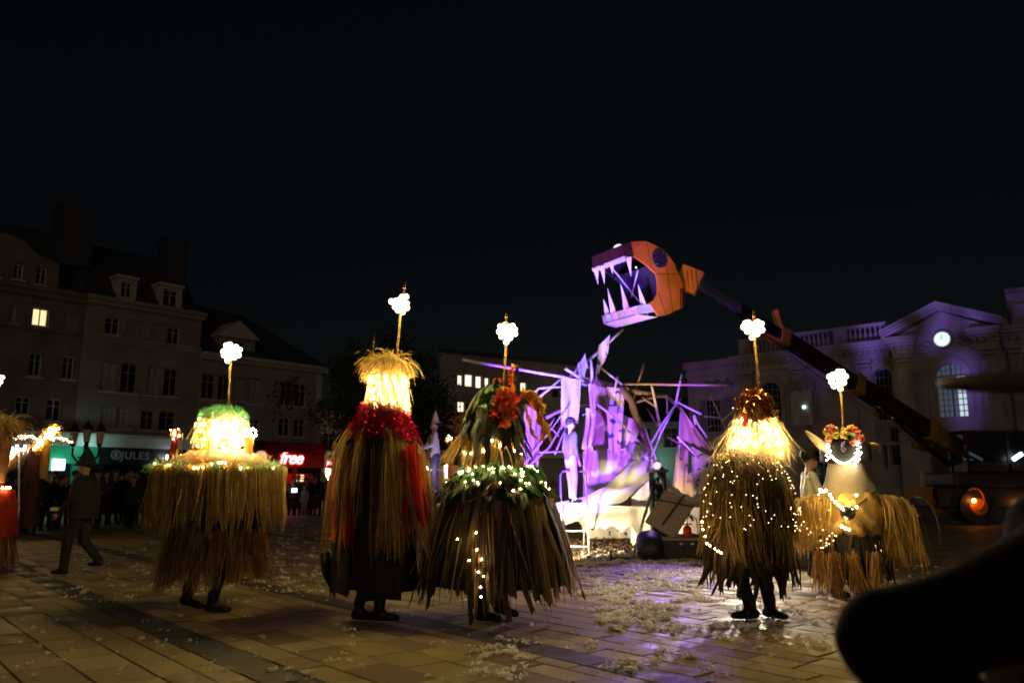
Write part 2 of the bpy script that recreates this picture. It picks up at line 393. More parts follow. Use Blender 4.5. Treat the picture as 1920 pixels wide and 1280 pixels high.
# foam flakes and feathers lying about
fv = []; ff = []
def flake(x, y, r, flat=.5, lift=0.0):
    """a wisp: a few thin curled scraps at odd angles"""
    z0 = lift + r * .55
    for q in range(4):
        a = random.uniform(0, 6.28); t = random.gauss(0, .55); b = random.uniform(0, 6.28)
        u = V((math.cos(a) * math.cos(t), math.sin(a) * math.cos(t), math.sin(t))); w = u.cross(V((math.cos(b), math.sin(b), 1.4))).normalized()
        c = V((x + random.gauss(0, r * .45), y + random.gauss(0, r * .45), z0 + random.uniform(-.3, .5) * r)); s1 = r * random.uniform(.6, 1.25); s2 = r * random.uniform(.3, .75); k = len(fv)
        for p_ in (c - u * s1, c + w * s2, c + u * s1, c - w * s2): fv.append((p_.x, p_.y, max(.002, p_.z)))
        ff.append((k, k + 1, k + 2, k + 3))
def clump(x, y, n, R_, r=.019):
    a = random.uniform(0, 6.28); el = random.uniform(1, 2.6)
    for i in range(n):
        u = random.gauss(0, R_) * el; v = random.gauss(0, R_) * .6
        flake(x + u * math.cos(a) - v * math.sin(a), y + u * math.sin(a) + v * math.cos(a), r * random.uniform(.4, 1.5), lift=.03 * math.exp(-((u / el) ** 2 + v ** 2) / (R_ * R_)) * random.random() if n > 6 else 0)
def px_clump(n, x0, x1, y0, y1, kmin, kmax, R_, dist=random.uniform):
    for i in range(n):
        g = on_ground(random.uniform(x0, x1), random.uniform(y0, y1)); clump(g.x, g.y, int(random.randint(kmin, kmax) * 2.2), R_ * .85)
px_clump(70, 1080, 1330, 1045, 1130, 6, 26, .06)
px_clump(60, 1060, 1420, 1045, 1085, 8, 26, .10)
px_clump(30, 1130, 1330, 1090, 1180, 8, 26, .05)
px_clump(18, 1130, 1270, 1138, 1165, 16, 40, .06)
px_clump(34, 1050, 1420, 1100, 1275, 2, 10, .035)
px_clump(80, 480, 640, 980, 1110, 1, 6, .05)
px_clump(120, 130, 640, 1000, 1130, 1, 5, .045)
px_clump(75, 0, 1000, 1110, 1278, 1, 2, .03)
px_clump(26, 880, 1010, 1200, 1275, 1, 6, .035)
px_clump(90, 1440, 1760, 1020, 1150, 1, 5, .04)
px_clump(60, 600, 780, 960, 1080, 1, 6, .05)
px_clump(50, 1380, 1560, 1120, 1230, 1, 5, .035)
for i in range(700):
    g = on_ground(random.uniform(1040, 1420), random.uniform(1010, 1060)); flake(g.x, g.y, random.uniform(.01, .04))
for i in range(420):
    g = on_ground(random.uniform(0, 1760), random.uniform(985, 1275)); flake(g.x, g.y, random.uniform(.005, .016))
me = bpy.data.meshes.new("foam_flakes"); me.from_pydata(fv, [], ff); me.update()
tag(link("foam_flakes", me, None, "foam"), "white foam flakes and feathers scattered over the paving", "foam", kind="stuff")

# ------------------------------------------------------------------ facades
class Facade:
    def __init__(s, p0, ang, name, label, cat="building"):
        s.root = empty(name, (p0[0], p0[1], 0), ang, label, cat); s.p0 = V((p0[0], p0[1], 0)); s.e = V((math.cos(ang), math.sin(ang), 0)); s.n = V((s.e.y, -s.e.x, 0))
    def loc(s, px, py, y=0.0):
        d = ray(px, py); C = V((0, 0, CAM_H)); p = s.p0 - s.n * y
        t = (p - C).dot(s.n) / d.dot(s.n); q = C + d * t; return (q - s.p0).dot(s.e), q.z
    def rect(s, x0, y0, x1, y1, y=0.0):
        xm = (x0 + x1) / 2; ym = (y0 + y1) / 2
        a = s.loc(x0, ym, y)[0]; b = s.loc(x1, ym, y)[0]; return a, b, s.loc(xm, y1, y)[1], s.loc(xm, y0, y)[1]
def wall_holes(mb, x0, x1, z0, z1, holes, y=0.0, depth=.22):
    hs = [h for h in holes if h[0] < x1 and h[1] > x0 and h[2] < z1 and h[3] > z0]
    xs = sorted({x0, x1, *[min(max(h[i], x0), x1) for h in hs for i in (0, 1)]}); zs = sorted({z0, z1, *[min(max(h[i], z0), z1) for h in hs for i in (2, 3)]})
    for i in range(len(xs) - 1):
        for j in range(len(zs) - 1):
            cx = (xs[i] + xs[i + 1]) / 2; cz = (zs[j] + zs[j + 1]) / 2
            if any(h[0] < cx < h[1] and h[2] < cz < h[3] for h in hs): continue
            mb.add([(xs[i], y, zs[j]), (xs[i + 1], y, zs[j]), (xs[i + 1], y, zs[j + 1]), (xs[i], y, zs[j + 1])], [(0, 1, 2, 3)])
    for a, b, c, d in hs:
        mb.add([(a, y, c), (b, y, c), (b, y, d), (a, y, d), (a, y + depth, c), (b, y + depth, c), (b, y + depth, d), (a, y + depth, d)], [(0, 4, 5, 1), (1, 5, 6, 2), (2, 6, 7, 3), (3, 7, 4, 0)])
def window(fac, r, pane="glass_dark", y=0.0, bars=(1, 1), frame="trim_white", sill=True, fw=.07, arch=False, name="window", proud=0.0):
    a, b, c, d = r; f = MB(); yy = y + .12
    f.box(a, a + fw, yy, yy + .07, c, d); f.box(b - fw, b, yy, yy + .07, c, d); f.box(a + fw, b - fw, yy, yy + .07, c, c + fw); f.box(a + fw, b - fw, yy, yy + .07, d - fw, d)
    for i in range(1, bars[0] + 1):
        x = a + (b - a) * i / (bars[0] + 1); w = .05 if bars[0] == 1 else .022; f.box(x - w / 2, x + w / 2, yy + .005, yy + .065, c + fw, d - fw)
    for i in range(1, bars[1] + 1):
        z = c + (d - c) * (i / (bars[1] + 1) if bars[1] > 1 else .68); f.box(a + fw, b - fw, yy + .015, yy + .06, z - .015, z + .015)
    o = f.build(name, frame, fac.root)
    if sill: MB().box(a - .08, b + .08, y - .09, y + .11, c - .09, c - .004).build("sill", "trim_white", o)
    MB().box(a + .02, b - .02, yy + .035, yy + .045, c + .02, d - .02).build("pane", pane, o)
    return o
def box_part(fac, name, m, *b, parent=None):
    return MB().box(*b).build(name, m, parent or fac.root)

LA = math.atan2(12.16, 10.58); L0 = (-21.55, 33.67)
def sub(s0):  # a building that starts s0 metres along the left-hand row
    return (L0[0] + math.cos(LA) * s0, L0[1] + math.sin(LA) * s0)
# --- building A: leftmost, arched gable over the cornice
A = Facade(L0, LA, "town_house", "dark brown town house with a curved gable and one brightly lit window")
wins = [A.rect(60, 577, 92, 612), A.rect(20, 572, 32, 606), A.rect(54, 660, 79, 706), A.rect(117, 667, 140, 711), A.rect(28, 742, 58, 778), A.rect(86, 747, 116, 790), A.rect(-60, 652, -35, 698), A.rect(120, 590, 150, 622)]
gw = [A.rect(72, 498, 94, 532), A.rect(30, 492, 50, 522), A.rect(-12, 486, 6, 516)]
mb = MB(); wall_holes(mb, -9, 2.88, 3.5, 9.75, wins); mb.build("wall", "brick_brown", A.root)
mb = MB(); wall_holes(mb, -3.4, 1.75, 9.95, 11.2, gw, y=.3)
ap = [(-3.4, 11.2), (1.75, 11.2), (1.35, 11.35), (.75, 11.5), (.45, 11.8), (.1, 12.05), (-.5, 12.15), (-1.1, 12.05), (-1.8, 11.8), (-2.4, 11.5), (-3.0, 11.35)]
mb.prism(ap, .3, .55); mb.build("gable", "brick_brown", A.root)
for i, w in enumerate(wins):
    if i == 7: box_part(A, "shutter", "shutter", w[0], w[1], .06, .10, w[2], w[3])
    else: window(A, w, pane="lit_warm" if i == 0 else ("glass_dark" if i != 1 else "curtain"), bars=(1, 0) if i == 0 else (1, 1))
w = wins[0]
MB().box(w[0] + .42, w[0] + .85, .3, .34, w[2], w[2] + .45).build("armchair_back", "brick_brown", A.root)
for w in gw: window(A, w, y=.3)
MB().box(-9, 2.9, -.28, .1, 9.75, 9.95).box(-9, 2.9, -.16, .1, 9.5, 9.748).build("cornice", "brick_brown", A.root)
MB().box(-9, 2.88, -.1, .0, 8.0, 8.14).build("string_course", "brick_brown", A.root)
rf = MB().add([(-9, .2, 9.95), (2.9, .2, 9.95), (2.9, 4.2, 13.7), (-9, 4.2, 13.7), (2.9, 9, 13.9), (-9, 9, 13.9), (2.9, 9, 9.95)], [(0, 1, 2, 3), (3, 2, 4, 5), (1, 6, 4, 2)]).build("roof", "slate", A.root)
MB().box(1.9, 3.4, 1.2, 2.4, 11.5, 14.3).box(1.85, 3.45, 1.15, 2.45, 14.3, 14.5).build("chimney", "slate", rf)
# --- building B: two dormers, chimney at its right end
B = Facade(L0, LA, "town_house", "taller grey town house with two white dormers between chimneys")
tw = [B.rect(197, 594, 226, 628), B.rect(314, 612, 338, 647)]; ts = [B.rect(236, 600, 266, 634), B.rect(284, 606, 310, 642)]
mw = [B.rect(189, 678, 222, 733), B.rect(226, 680, 258, 737), B.rect(276, 686, 304, 741), B.rect(307, 690, 334, 743), B.rect(189, 762, 213, 803), B.rect(218, 764, 246, 803), B.rect(264, 768, 290, 806), B.rect(298, 770, 330, 808)]
mb = MB(); wall_holes(mb, 2.9, 8.55, 3.5, 9.75, tw + ts + mw); mb.build("wall", "plaster", B.root)
for w in tw: window(B, w)
for w in ts: box_part(B, "shutter", "shutter", w[0], w[1], .07, .11, w[2], w[3])
for w in mw: window(B, w, pane="curtain" if random.random() < .4 else "glass_dark", frame="shutter")
MB().box(2.86, 8.7, -.32, .05, 9.8, 9.98).box(2.88, 8.65, -.2, .05, 9.6, 9.798).build("cornice", "plaster_grey", B.root)
MB().box(2.9, 8.6, -.12, .0, 8.05, 8.2).box(2.9, 8.6, -.06, .0, 7.9, 8.048).build("string_course", "plaster_grey", B.root)
rf = MB().add([(2.9, .25, 9.98), (8.6, .25, 9.98), (8.3, 2.6, 13.1), (2.9, 2.6, 13.1), (8.3, 7, 13.3), (2.9, 7, 13.3), (8.6, 7, 9.98)], [(0, 1, 2, 3), (3, 2, 4, 5), (1, 6, 4, 2)]).build("roof", "slate", B.root)
MB().box(7.2, 8.3, 1.6, 2.7, 11.5, 13.9).box(7.15, 8.35, 1.55, 2.75, 13.9, 14.05).build("chimney", "slate", rf)
for q in ((217, 517, 259, 563), (297, 532, 344, 579)):
    a, b, c, d = B.rect(*q, y=.3); d0 = MB(); wr = (a + .25, b - .25, c + .12, d - .3)
    wall_holes(d0, a + .06, b - .06, c, d - .16, [wr], y=.3); d0.box(a + .06, b - .06, .55, 2.6, c, d - .16)
    dm = d0.build("dormer", "trim_white", B.root); MB().box(a, b, .2, 2.7, d - .158, d).build("dormer_roof", "trim_white", dm)
    window(B, wr, y=.3, sill=False)
# --- building C: lower, pedimented dormer, hipped roof
C_ = Facade(L0, LA, "corner_house", "low corner house with a pedimented dormer above the red lit shop")
cw = [C_.rect(378, 700, 404, 748), C_.rect(409, 703, 432, 750), C_.rect(438, 707, 461, 751), C_.rect(466, 709, 489, 757), C_.rect(526, 715, 547, 761), C_.rect(553, 718, 575, 763),
      C_.rect(378, 782, 404, 812), C_.rect(438, 782, 461, 814), C_.rect(466, 784, 489, 816), C_.rect(523, 782, 545, 818), C_.rect(551, 784, 573, 820)]
mb = MB(); wall_holes(mb, 8.57, 16.0, 3.5, 7.75, cw); mb.build("wall", "plaster_grey", C_.root)
mb = MB().box(15.72, 16.05, -.06, -.003, 3.5, 7.75).box(16.003, 16.06, -.06, 9, 3.5, 7.75); mb.build("corner_pier", "trim_white", C_.root)
for i, w in enumerate(cw): window(C_, w, pane="curtain" if i in (2, 3, 7) else "glass_dark", frame="shutter" if i < 4 else "trim_white")
MB().box(8.6, 16.5, -.45, .05, 7.8, 7.98).box(8.6, 16.2, -.25, .05, 7.65, 7.798).box(16.05, 16.5, .05, 9, 7.8, 7.98).build("cornice", "trim_white", C_.root)
MB().add([(8.6, -.3, 7.98), (16.4, -.3, 7.98), (12.6, 3.2, 11.0), (8.6, 3.2, 11.2), (16.4, 8, 7.98), (8.6, 8, 7.98)], [(0, 1, 2, 3), (1, 4, 2), (4, 5, 3, 2)]).build("roof", "slate", C_.root)
a, b, c, d = C_.rect(410, 634, 478, 676, y=.2)
dw = (a + .55, b - .55, c + .1, d - .2)
d0 = MB(); wall_holes(d0, a, b, c, d, [dw], y=.2); d0.box(a, b, .45, 2.4, c, d); dm = d0.build("dormer", "plaster_grey", C_.root)
MB().prism([(a - .15, d), (b + .15, d), (b + .15, d + .1), ((a + b) / 2, d + .95), (a - .15, d + .1)], .05, 2.4).build("pediment", "trim_white", dm)
window(C_, dw, y=.2, sill=False, frame="shutter")
# --- ground floor shops along the row
def shop(name, label, x0, x1, body, fas, text=None, tm=None, ts=.5, tx=None, tz=2.55, shear=0, spacing=1.0, pil=.25):
    s = empty(name, (L0[0], L0[1], 0), LA, label, "shop")
    MB().box(x0, x1, -.35, .0, 3.02, 3.46).box(x0, x1, -.5, .0, 3.462, 3.6).build("fascia", fas, s)
    MB().box(x0, x1, -.22, -.02, 2.25, 3.018).build("sign_board", body, s)
    n = max(2, int((x1 - x0) / 1.8)); g = MB()
    for i in range(n):
        u = x0 + (x1 - x0) * i / n; v = x0 + (x1 - x0) * (i + 1) / n; MB().box(u + pil, v - pil * .2, .02, .05, .35, 2.24).build("shop_window", "glass_dark", s); g.box(u, u + pil - .01, -.15, .1, 0, 2.249)
    g.box(x0, x1, -.1, .06, 0, .34); g.build("shop_frame", body, s)
    if text:
        text_mesh("sign_lettering", text, ts, tm, s, (tx, -.27, tz), shear, spacing, .025, .012)
    return s
s1 = shop("boutique", "dark boutique with white glowing sign letters behind the dragon float", -9, 1.9, "shop_black", "fascia", "DULE", "sign_white", .62, .05, 2.55, spacing=1.1)
s2 = shop("pharmacy", "pharmacy with a green front and a small glowing square sign", 1.92, 4.0, "shop_green", "fascia")
MB().bevbox(1.95, 2.45, -.62, -.52, 1.95, 2.42, .03).build("lit_sign", "sign_cyan", s2)
lamp("pharmacy_light", 'POINT', (3.3, -1.0, 2.95), 15, (.45, 1, .85), None, size=.15).parent = s2
s3 = shop("clothes_shop", "black fronted clothes shop with dull grey letters beside the pharmacy", 4.02, 8.55, "shop_black", "fascia", "J U L E S", "sign_grey", .48, 4.95, 2.5, spacing=.8)
t = MB(); 
for k in range(18):
    p = lambda k: V((4.72 + .2 * math.cos(2 * math.pi * k / 18), -.27, 2.68 + .2 * math.sin(2 * math.pi * k / 18)))
    t.bar(p(k), p(k + 1), .05, .05)
t.box(4.65, 4.79, -.29, -.25, 2.55, 2.81); t.build("sign_emblem", "sign_grey", s3)
MB().bevbox(6.95, 7.3, -.62, -.5, 2.5, 2.72, .03).build("lit_sign", "sign_white", s3)
MB().bevbox(7.05, 7.35, -.05, .0, 1.9, 2.2, .03).build("lit_screen", "lit_cool", s3)
s4 = shop("shuttered_shop", "unlit shop with a pale round sign next to the red shop", 8.57, 12.35, "shop_black", "shop_black")
MB().tube([(11.95, -.75, 2.75), (11.95, -.65, 2.75)], .32, 20).build("round_sign", "sign_pink", s4)
s5 = shop("phone_shop", "red lit phone shop at the corner with a glowing white and red name sign", 12.37, 16.3, "shop_dark_red", "shop_dark_red", "free", "sign_red", .95, 13.35, 2.45, shear=.32, spacing=.95)
lamp("red_shop_light", 'POINT', (14.2, -.8, 2.0), 9, (1, .05, .08), None, size=.3).parent = s5
MB().box(12.9, 15.6, -.12, -.05, .5, 1.9).build("lit_window", "shop_red", s5)
for q in range(4): MB().box(14.55, 15.0, -.2, -.17, 1.35 + q * .14, 1.43 + q * .14).build("window_poster", "lit_warm", s5)
b5 = MB().bevbox(16.35, 16.42, -1.0, -.45, 2.2, 2.75, .02).build("blade_sign", "shop_red", s5)
text_mesh("blade_lettering", "free", .3, "sign_red", b5, (15.9, -1.02, 2.4), .32)
MB().box(16.31, 16.34, -.0, 9, 0, 3.5).build("side_wall", "trim_white", s5)
s5.update_tag()

# --- street gap beyond the corner: cream houses with a bright shop
D1 = Facade((-16.5, 66), R(10), "cream_house", "cream house with balconies glimpsed down the side street")
hw = [(x, x + 1.1, z, z + 1.5) for x in (.8, 2.7, 4.6) for z in (4.0,)]
mb = MB(); wall_holes(mb, 0, 8, 0, 7.0, hw + [(1.2, 6.8, .2, 2.6)]); mb.build("wall", "plaster_cream", D1.root)
for w in hw: window(D1, w, pane="glass_dark", frame="trim_white")
MB().box(0, 8, -.5, .0, 7.0, 7.25).build("cornice", "trim_white", D1.root); MB().box(-.2, 8.2, -1.0, .0, 3.75, 3.95).build("balcony", "trim_white", D1.root)
mb = MB()
for k in range(20): mb.box(.1 + k * .4, .14 + k * .4, -.95, -.91, 3.95, 4.7)
mb.box(0, 8.1, -.97, -.9, 4.7, 4.76); mb.build("railing", "iron", D1.root)
MB().box(1.2, 6.8, .2, .25, .2, 2.6).build("shop_window", "shop_glow", D1.root)
lamp("shop_front_light", 'POINT', (4, -2.5, 2.3), 110, (1, .8, .5), None, size=.4).parent = D1.root
D2 = Facade((-9.5, 58), R(24), "narrow_house", "narrow cream gabled house half hidden behind the tree")
hw = [(x, x + 1.0, z, z + 1.6) for x in (2.2, 4.2) for z in (2.6, 5.2)]
mb = MB(); wall_holes(mb, 0, 6, 0, 7.6, hw); mb.box(-.05, -.001, 0, 5, 0, 7.6); mb.build("wall", "plaster_cream", D2.root)
for w in hw: window(D2, w)
MB().box(-.4, 6.2, -.45, .0, 7.6, 7.85).box(0, 1.1, -.08, -.002, 0, 7.6).build("cornice", "trim_white", D2.root)
lamp("narrow_house_light", 'POINT', (.4, -2.2, 4.2), 60, (1, .72, .4), None, size=.3).parent = D2.root
D3 = Facade((-5.8, 56), R(24), "orange_house", "orange rendered house behind the man with the pointed hat")
hw = [(x, x + .9, z, z + 1.6) for x in (.9, 2.5) for z in (2.9,)]
mb = MB(); wall_holes(mb, 0, 4.3, 0, 6.2, hw); mb.build("wall", "plaster_orange", D3.root)
for w in hw: window(D3, w, frame="shutter")
MB().box(-.1, 4.4, -.3, 0, 6.2, 6.4).build("cornice", "plaster_orange", D3.root)
lamp("orange_house_light", 'POINT', (1.6, -2.0, 2.6), 60, (1, .6, .3), None, size=.3).parent = D3.root
# --- flat roofed block with the row of lit windows
dE = R(33)
E_ = Facade((-3.9, 57), dE, "apartment_block", "flat roofed block with a row of lit upper windows behind the rooster costume")
ew = [E_.rect(858, 702, 868, 723), E_.rect(872, 701, 887, 725), E_.rect(892, 704, 904, 728), E_.rect(909, 707, 918, 729), E_.rect(976, 716, 988, 735), E_.rect(858, 752, 872, 784), E_.rect(873, 753, 881, 784),
      E_.rect(1010, 722, 1022, 742), E_.rect(1036, 728, 1050, 746), E_.rect(930, 760, 944, 790), E_.rect(1000, 768, 1016, 796), E_.rect(1036, 774, 1050, 800)]
mb = MB(); wall_holes(mb, -1.5, 13, 0, 10.6, ew); mb.build("wall", "plaster_grey", E_.root)
for i, w in enumerate(ew): window(E_, w, pane="lit_white" if i < 6 else "glass_dark", bars=(1, 0) if i in (5,) else (0, 0), sill=False)
MB().box(-1.6, 13.1, -.3, 0, 10.6, 10.85).build("cornice", "slate", E_.root)
MB().box(-1.5, 13, -1.2, .0, 3.3, 3.6).build("canopy", "fascia", E_.root); MB().box(-1.0, 5.5, -.02, -.01, .4, 2.9).build("shop_window", "shop_glow", E_.root)
# --- long low range further right
Fh = Facade((7.0, 66), R(-14), "market_range", "long low dark building with a teal lit shop behind the cloth sculpture")
hw = [(x, x + 1.2, 4.2, 5.8) for x in np.arange(1, 12, 2.2)]
mb = MB(); wall_holes(mb, -1.0, 13, 0, 6.3, hw); mb.build("wall", "plaster_grey", Fh.root)
for w in hw: window(Fh, w, frame="shutter")
MB().add([(-1.3, -.4, 6.3), (13.2, -.4, 6.3), (13.2, 4, 8.6), (-1.3, 4, 8.8)], [(0, 1, 2, 3)]).build("roof", "slate", Fh.root)
MB().box(4.4, 5.0, -.1, -.05, 2.2, 2.8).build("lit_sign", "sign_cyan", Fh.root); lamp("teal_light", 'POINT', (5, -1.5, 2.8), 60, (.3, 1, .8), None, size=.3).parent = Fh.root

# ------------------------------------------------------------------ town hall
TA = math.atan2(-.671, .741); T = Facade((13.41, 60.4), TA, "town_hall", "pale stone town hall with a lit clock in its pediment")
def spandrel(mb, a, b, zs, zt, y, n=10):
    """stone that turns a square-headed hole into an arch"""
    r = (b - a) / 2; cx = (a + b) / 2; h = zt - zs
    for s_ in (-1, 1):
        x = cx + s_ * r; arc = [(cx + s_ * r * math.cos(t), zs + h * math.sin(t)) for t in [math.pi / 2 * k / n for k in range(n + 1)]]
        for k in range(n):
            mb.add([(x, y, zt), (arc[k][0], y, arc[k][1]), (arc[k + 1][0], y, arc[k + 1][1]), (arc[k][0], y + .25, arc[k][1]), (arc[k + 1][0], y + .25, arc[k + 1][1])], [(0, 1, 2), (1, 3, 4, 2)])
lw = [T.rect(1322, 748, 1350, 810), T.rect(1372, 742, 1396, 808)]
aw = [T.rect(1429, 716, 1464, 795), T.rect(1640, 690, 1674, 788)]
rw = T.rect(1904, 672, 1960, 760)
ban_hole = T.rect(1486, 712, 1526, 800)
lowers = [T.rect(1668, 800, 1686, 872), T.rect(1695, 800, 1712, 868), T.rect(1655, 835, 1664, 880)] + [(x, x + 1.3, .4, 3.6) for x in (2.0, 5.6, 9.2)]
holes = lw + aw + [rw] + lowers
mb = MB(); wall_holes(mb, 0, 15.0, 0, 9.3, holes, depth=.35)
for w in aw: spandrel(mb, w[0], w[1], w[3] - (w[1] - w[0]) / 2, w[3], 0)
mb2 = MB(); wall_holes(mb2, 20.9, 30, 0, 9.3, holes, depth=.35); spandrel(mb2, rw[0], rw[1], rw[3] - (rw[1] - rw[0]) / 2, rw[3], 0); mb2.build('wall', 'stone', T.root)
mb.add([(0, 0, 0), (0, 14, 0), (0, 14, 10.3), (0, 0, 10.3)], [(0, 3, 2, 1)])
mb.build("wall", "stone", T.root)
def blocks(name, parent, m, rects):  # proud rectangular stones
    for r in rects: MB().box(*r).build(name, m, parent)
PY = -.55  # centre bay stands forward
cwin = T.rect(1756, 681, 1811, 781, y=PY); cwin = (cwin[0], cwin[1], cwin[2], cwin[3])
mb = MB(); wall_holes(mb, 15.0, 20.9, 0, 9.3, [cwin, (16.6, 19.4, .1, 3.9)], y=PY, depth=.5); spandrel(mb, cwin[0], cwin[1], cwin[3] - (cwin[1] - cwin[0]) / 2, cwin[3], PY)
mb.add([(15, PY, 0), (15, 0, 0), (15, 0, 9.3), (15, PY, 9.3)], [(0, 3, 2, 1)]); mb.add([(20.9, PY, 0), (20.9, 0, 0), (20.9, 0, 9.3), (20.9, PY, 9.3)], [(0, 1, 2, 3)])
cb = mb.build("centre_bay", "stone", T.root)
for w in lw:
    window(T, w, bars=(3, 4), y=.1)
    for q in (-1, 1):
        x = w[0] - .42 if q < 0 else w[1] + .04; sh = MB()
        for k in range(14): sh.box(x + .04, x + .34, -.06, -.03, w[2] + .1 + k * (w[3] - w[2] - .2) / 14, w[2] + .04 + (k + .75) * (w[3] - w[2] - .1) / 14 + .06)
        sh.box(x, x + .038, -.07, -.02, w[2], w[3]); sh.box(x + .342, x + .38, -.07, -.02, w[2], w[3]); sh.build("shutter", "stone_dark", T.root)
for w in aw + [rw]: window(T, w, bars=(3, 5), y=.15)
for w in lowers: window(T, w, bars=(1, 3), y=.15, sill=False)
def arch_trim(r, y, parent, name="arch_moulding", w=.28):
    a, b, c, d = r; rr = (b - a) / 2; cx = (a + b) / 2; zs = d - rr; o = MB(); n = 16
    for k in range(n):
        t0 = math.pi * k / n; t1 = math.pi * (k + 1) / n; P_ = []
        for t in (t0, t1):
            for q in (rr + .02, rr + w): P_.append((cx + q * math.cos(t), zs + q * math.sin(t)))
        vs = [(x, y - .08, z) for x, z in P_] + [(x, y, z) for x, z in P_]
        o.add(vs, [(0, 1, 3, 2), (1, 5, 7, 3), (0, 2, 6, 4)])
    for s_ in (a - w, b + .02): o.box(s_, s_ + w - .02, y - .08, y - .002, c, zs)
    return o.build(name, "stone", parent)
for w in aw + [rw]: arch_trim(w, 0, T.root)
arch_trim(cwin, PY, cb, w=.4)
# lit centre window: cool glass, bright lower right panes
wn_o = MB(); a, b, c, d = cwin; yy = PY + .3
for i in range(1, 6): wn_o.box(a + (b - a) * i / 6 - .02, a + (b - a) * i / 6 + .02, yy, yy + .05, c, d)
for i in range(1, 9): wn_o.box(a, b, yy + .005, yy + .045, c + (d - c) * i / 9 - .02, c + (d - c) * i / 9 + .02)
wn_o.box(a + (b - a) * .47, a + (b - a) * .53, yy - .02, yy + .06, c, d); wn_o.box(a, b, yy - .01, yy + .06, c + (d - c) * .76, c + (d - c) * .79)
wo_ = wn_o.build("window", "stone_dark", cb)
MB().box(a, b, yy + .07, yy + .08, c, d).build("pane", "lit_cool_dim", wo_)
x0 = a + (b - a) * .66; pz = [c + (d - c) * k / 9 for k in range(10)]
for i in range(2):
    for k in range(0, 7): MB().box(x0 + (b - x0) * i / 2 + .03, x0 + (b - x0) * (i + 1) / 2 - .03, yy + .055, yy + .062, pz[k] + .03, pz[k + 1] - .03).build("pane", "lit_cool", wo_)
# pilasters with capitals
for x, y in ((4.4, 0), (8.2, 0), (12.6, 0), (21.3, 0), (25.2, 0), (15.25, PY), (19.9, PY)):
    p = MB().box(x, x + .85, y - .22, y - .002, 4.3, 8.6).box(x - .1, x + .95, y - .3, y - .004, 4.0, 4.3)
    p.box(x - .06, x + .91, y - .28, y - .004, 8.6, 8.75); p.box(x - .14, x + .99, y - .36, y - .004, 9.1, 9.29)
    for k in range(5): p.ico((x + .08 + k * .17, y - .26, 8.92), .13, (1, .8, 1.2))
    p.build("pilaster", "stone", T.root)
MB().box(0.2, 14.9, -.12, -.003, 3.75, 4.0).build("band_course", "stone", T.root); MB().box(21, 30, -.12, -.003, 3.75, 4.0).build("band_course", "stone", T.root)
# entablature with stepped mouldings
def entab(x0, x1, y):
    o = MB(); o.box(x0, x1, y - .1, y + .3, 9.3, 9.62); o.box(x0 - .05, x1 + .05, y - .2, y + .3, 9.62, 9.85); o.box(x0 - .1, x1 + .1, y - .38, y + .3, 9.85, 10.02); o.box(x0 - .2, x1 + .2, y - .62, y + .3, 10.02, 10.22); o.box(x0 - .26, x1 + .26, y - .72, y + .3, 10.222, 10.42)
    o.build("cornice", "stone", T.root)
    dn = MB(); x = x0
    while x < x1 - .2: dn.box(x, x + .2, y - .36, y - .201, 9.66, 9.82); x += .4
    dn.build("dentils", "stone", T.root)
entab(4.1, 14.7, -.12); entab(21.1, 30, -.12); entab(15.0, 16.3, PY - .1); entab(19.6, 20.9, PY - .1)
MB().box(-.1, 4.0, -.14, .3, 9.3, 9.55).box(-.2, 4.0, -.3, .3, 9.9, 10.42).box(-.05, 4.0, -.05, .3, 9.55, 9.9).build("cornice", "stone", T.root)
# relief panel on the left wing
rp_ = MB().box(1.2, 3.8, -.06, -.004, 8.25, 9.2); rl = rp_.build("relief_panel", "stone", T.root)
o = MB()
for k in range(34):
    x = 1.45 + k * .065; o.tube([(x, -.08, 8.75 + .2 * math.sin(k * .5)), (x + .12, -.13, 8.65 + .15 * math.cos(k * .7)), (x + .25, -.08, 8.5 + .12 * math.sin(k))], [.05, .06, .03], 5)
o.build("carving", "stone_dark", rl, smooth=True)
# balustrade: plinths with balusters between
def balustrade(x0, x1, n, y):
    w = (x1 - x0) / n
    for i in range(n):
        a = x0 + i * w
        MB().box(a, a + .9, y, y + .4, 10.42, 11.72).build("balustrade_pier", "stone", T.root)
        MB().box(a + .902, a + w - .002, y + .02, y + .38, 10.42, 10.62).build("plinth", "stone", T.root)
        MB().box(a + .902, a + w - .002, y - .02, y + .42, 11.5, 11.7).build("handrail", "stone", T.root)
        k = int((w - 1.0) / .34)
        for j in range(k):
            x = a + 1.08 + j * (w - 1.2) / k
            MB().lathe([(.06, 10.62), (.09, 10.7), (.13, 10.88), (.11, 11.05), (.055, 11.25), (.07, 11.4), (.1, 11.5)], 8, (x, y + .2, 0)).build("baluster", "stone", T.root, smooth=True)
balustrade(4.3, 14.6, 3, .0); balustrade(21.6, 30, 2, .0)
MB().box(21.3, 30, .6, 1.1, 10.42, 12.6).box(21.3, 30, .45, 1.2, 12.6, 12.8).build("attic", "stone", T.root)
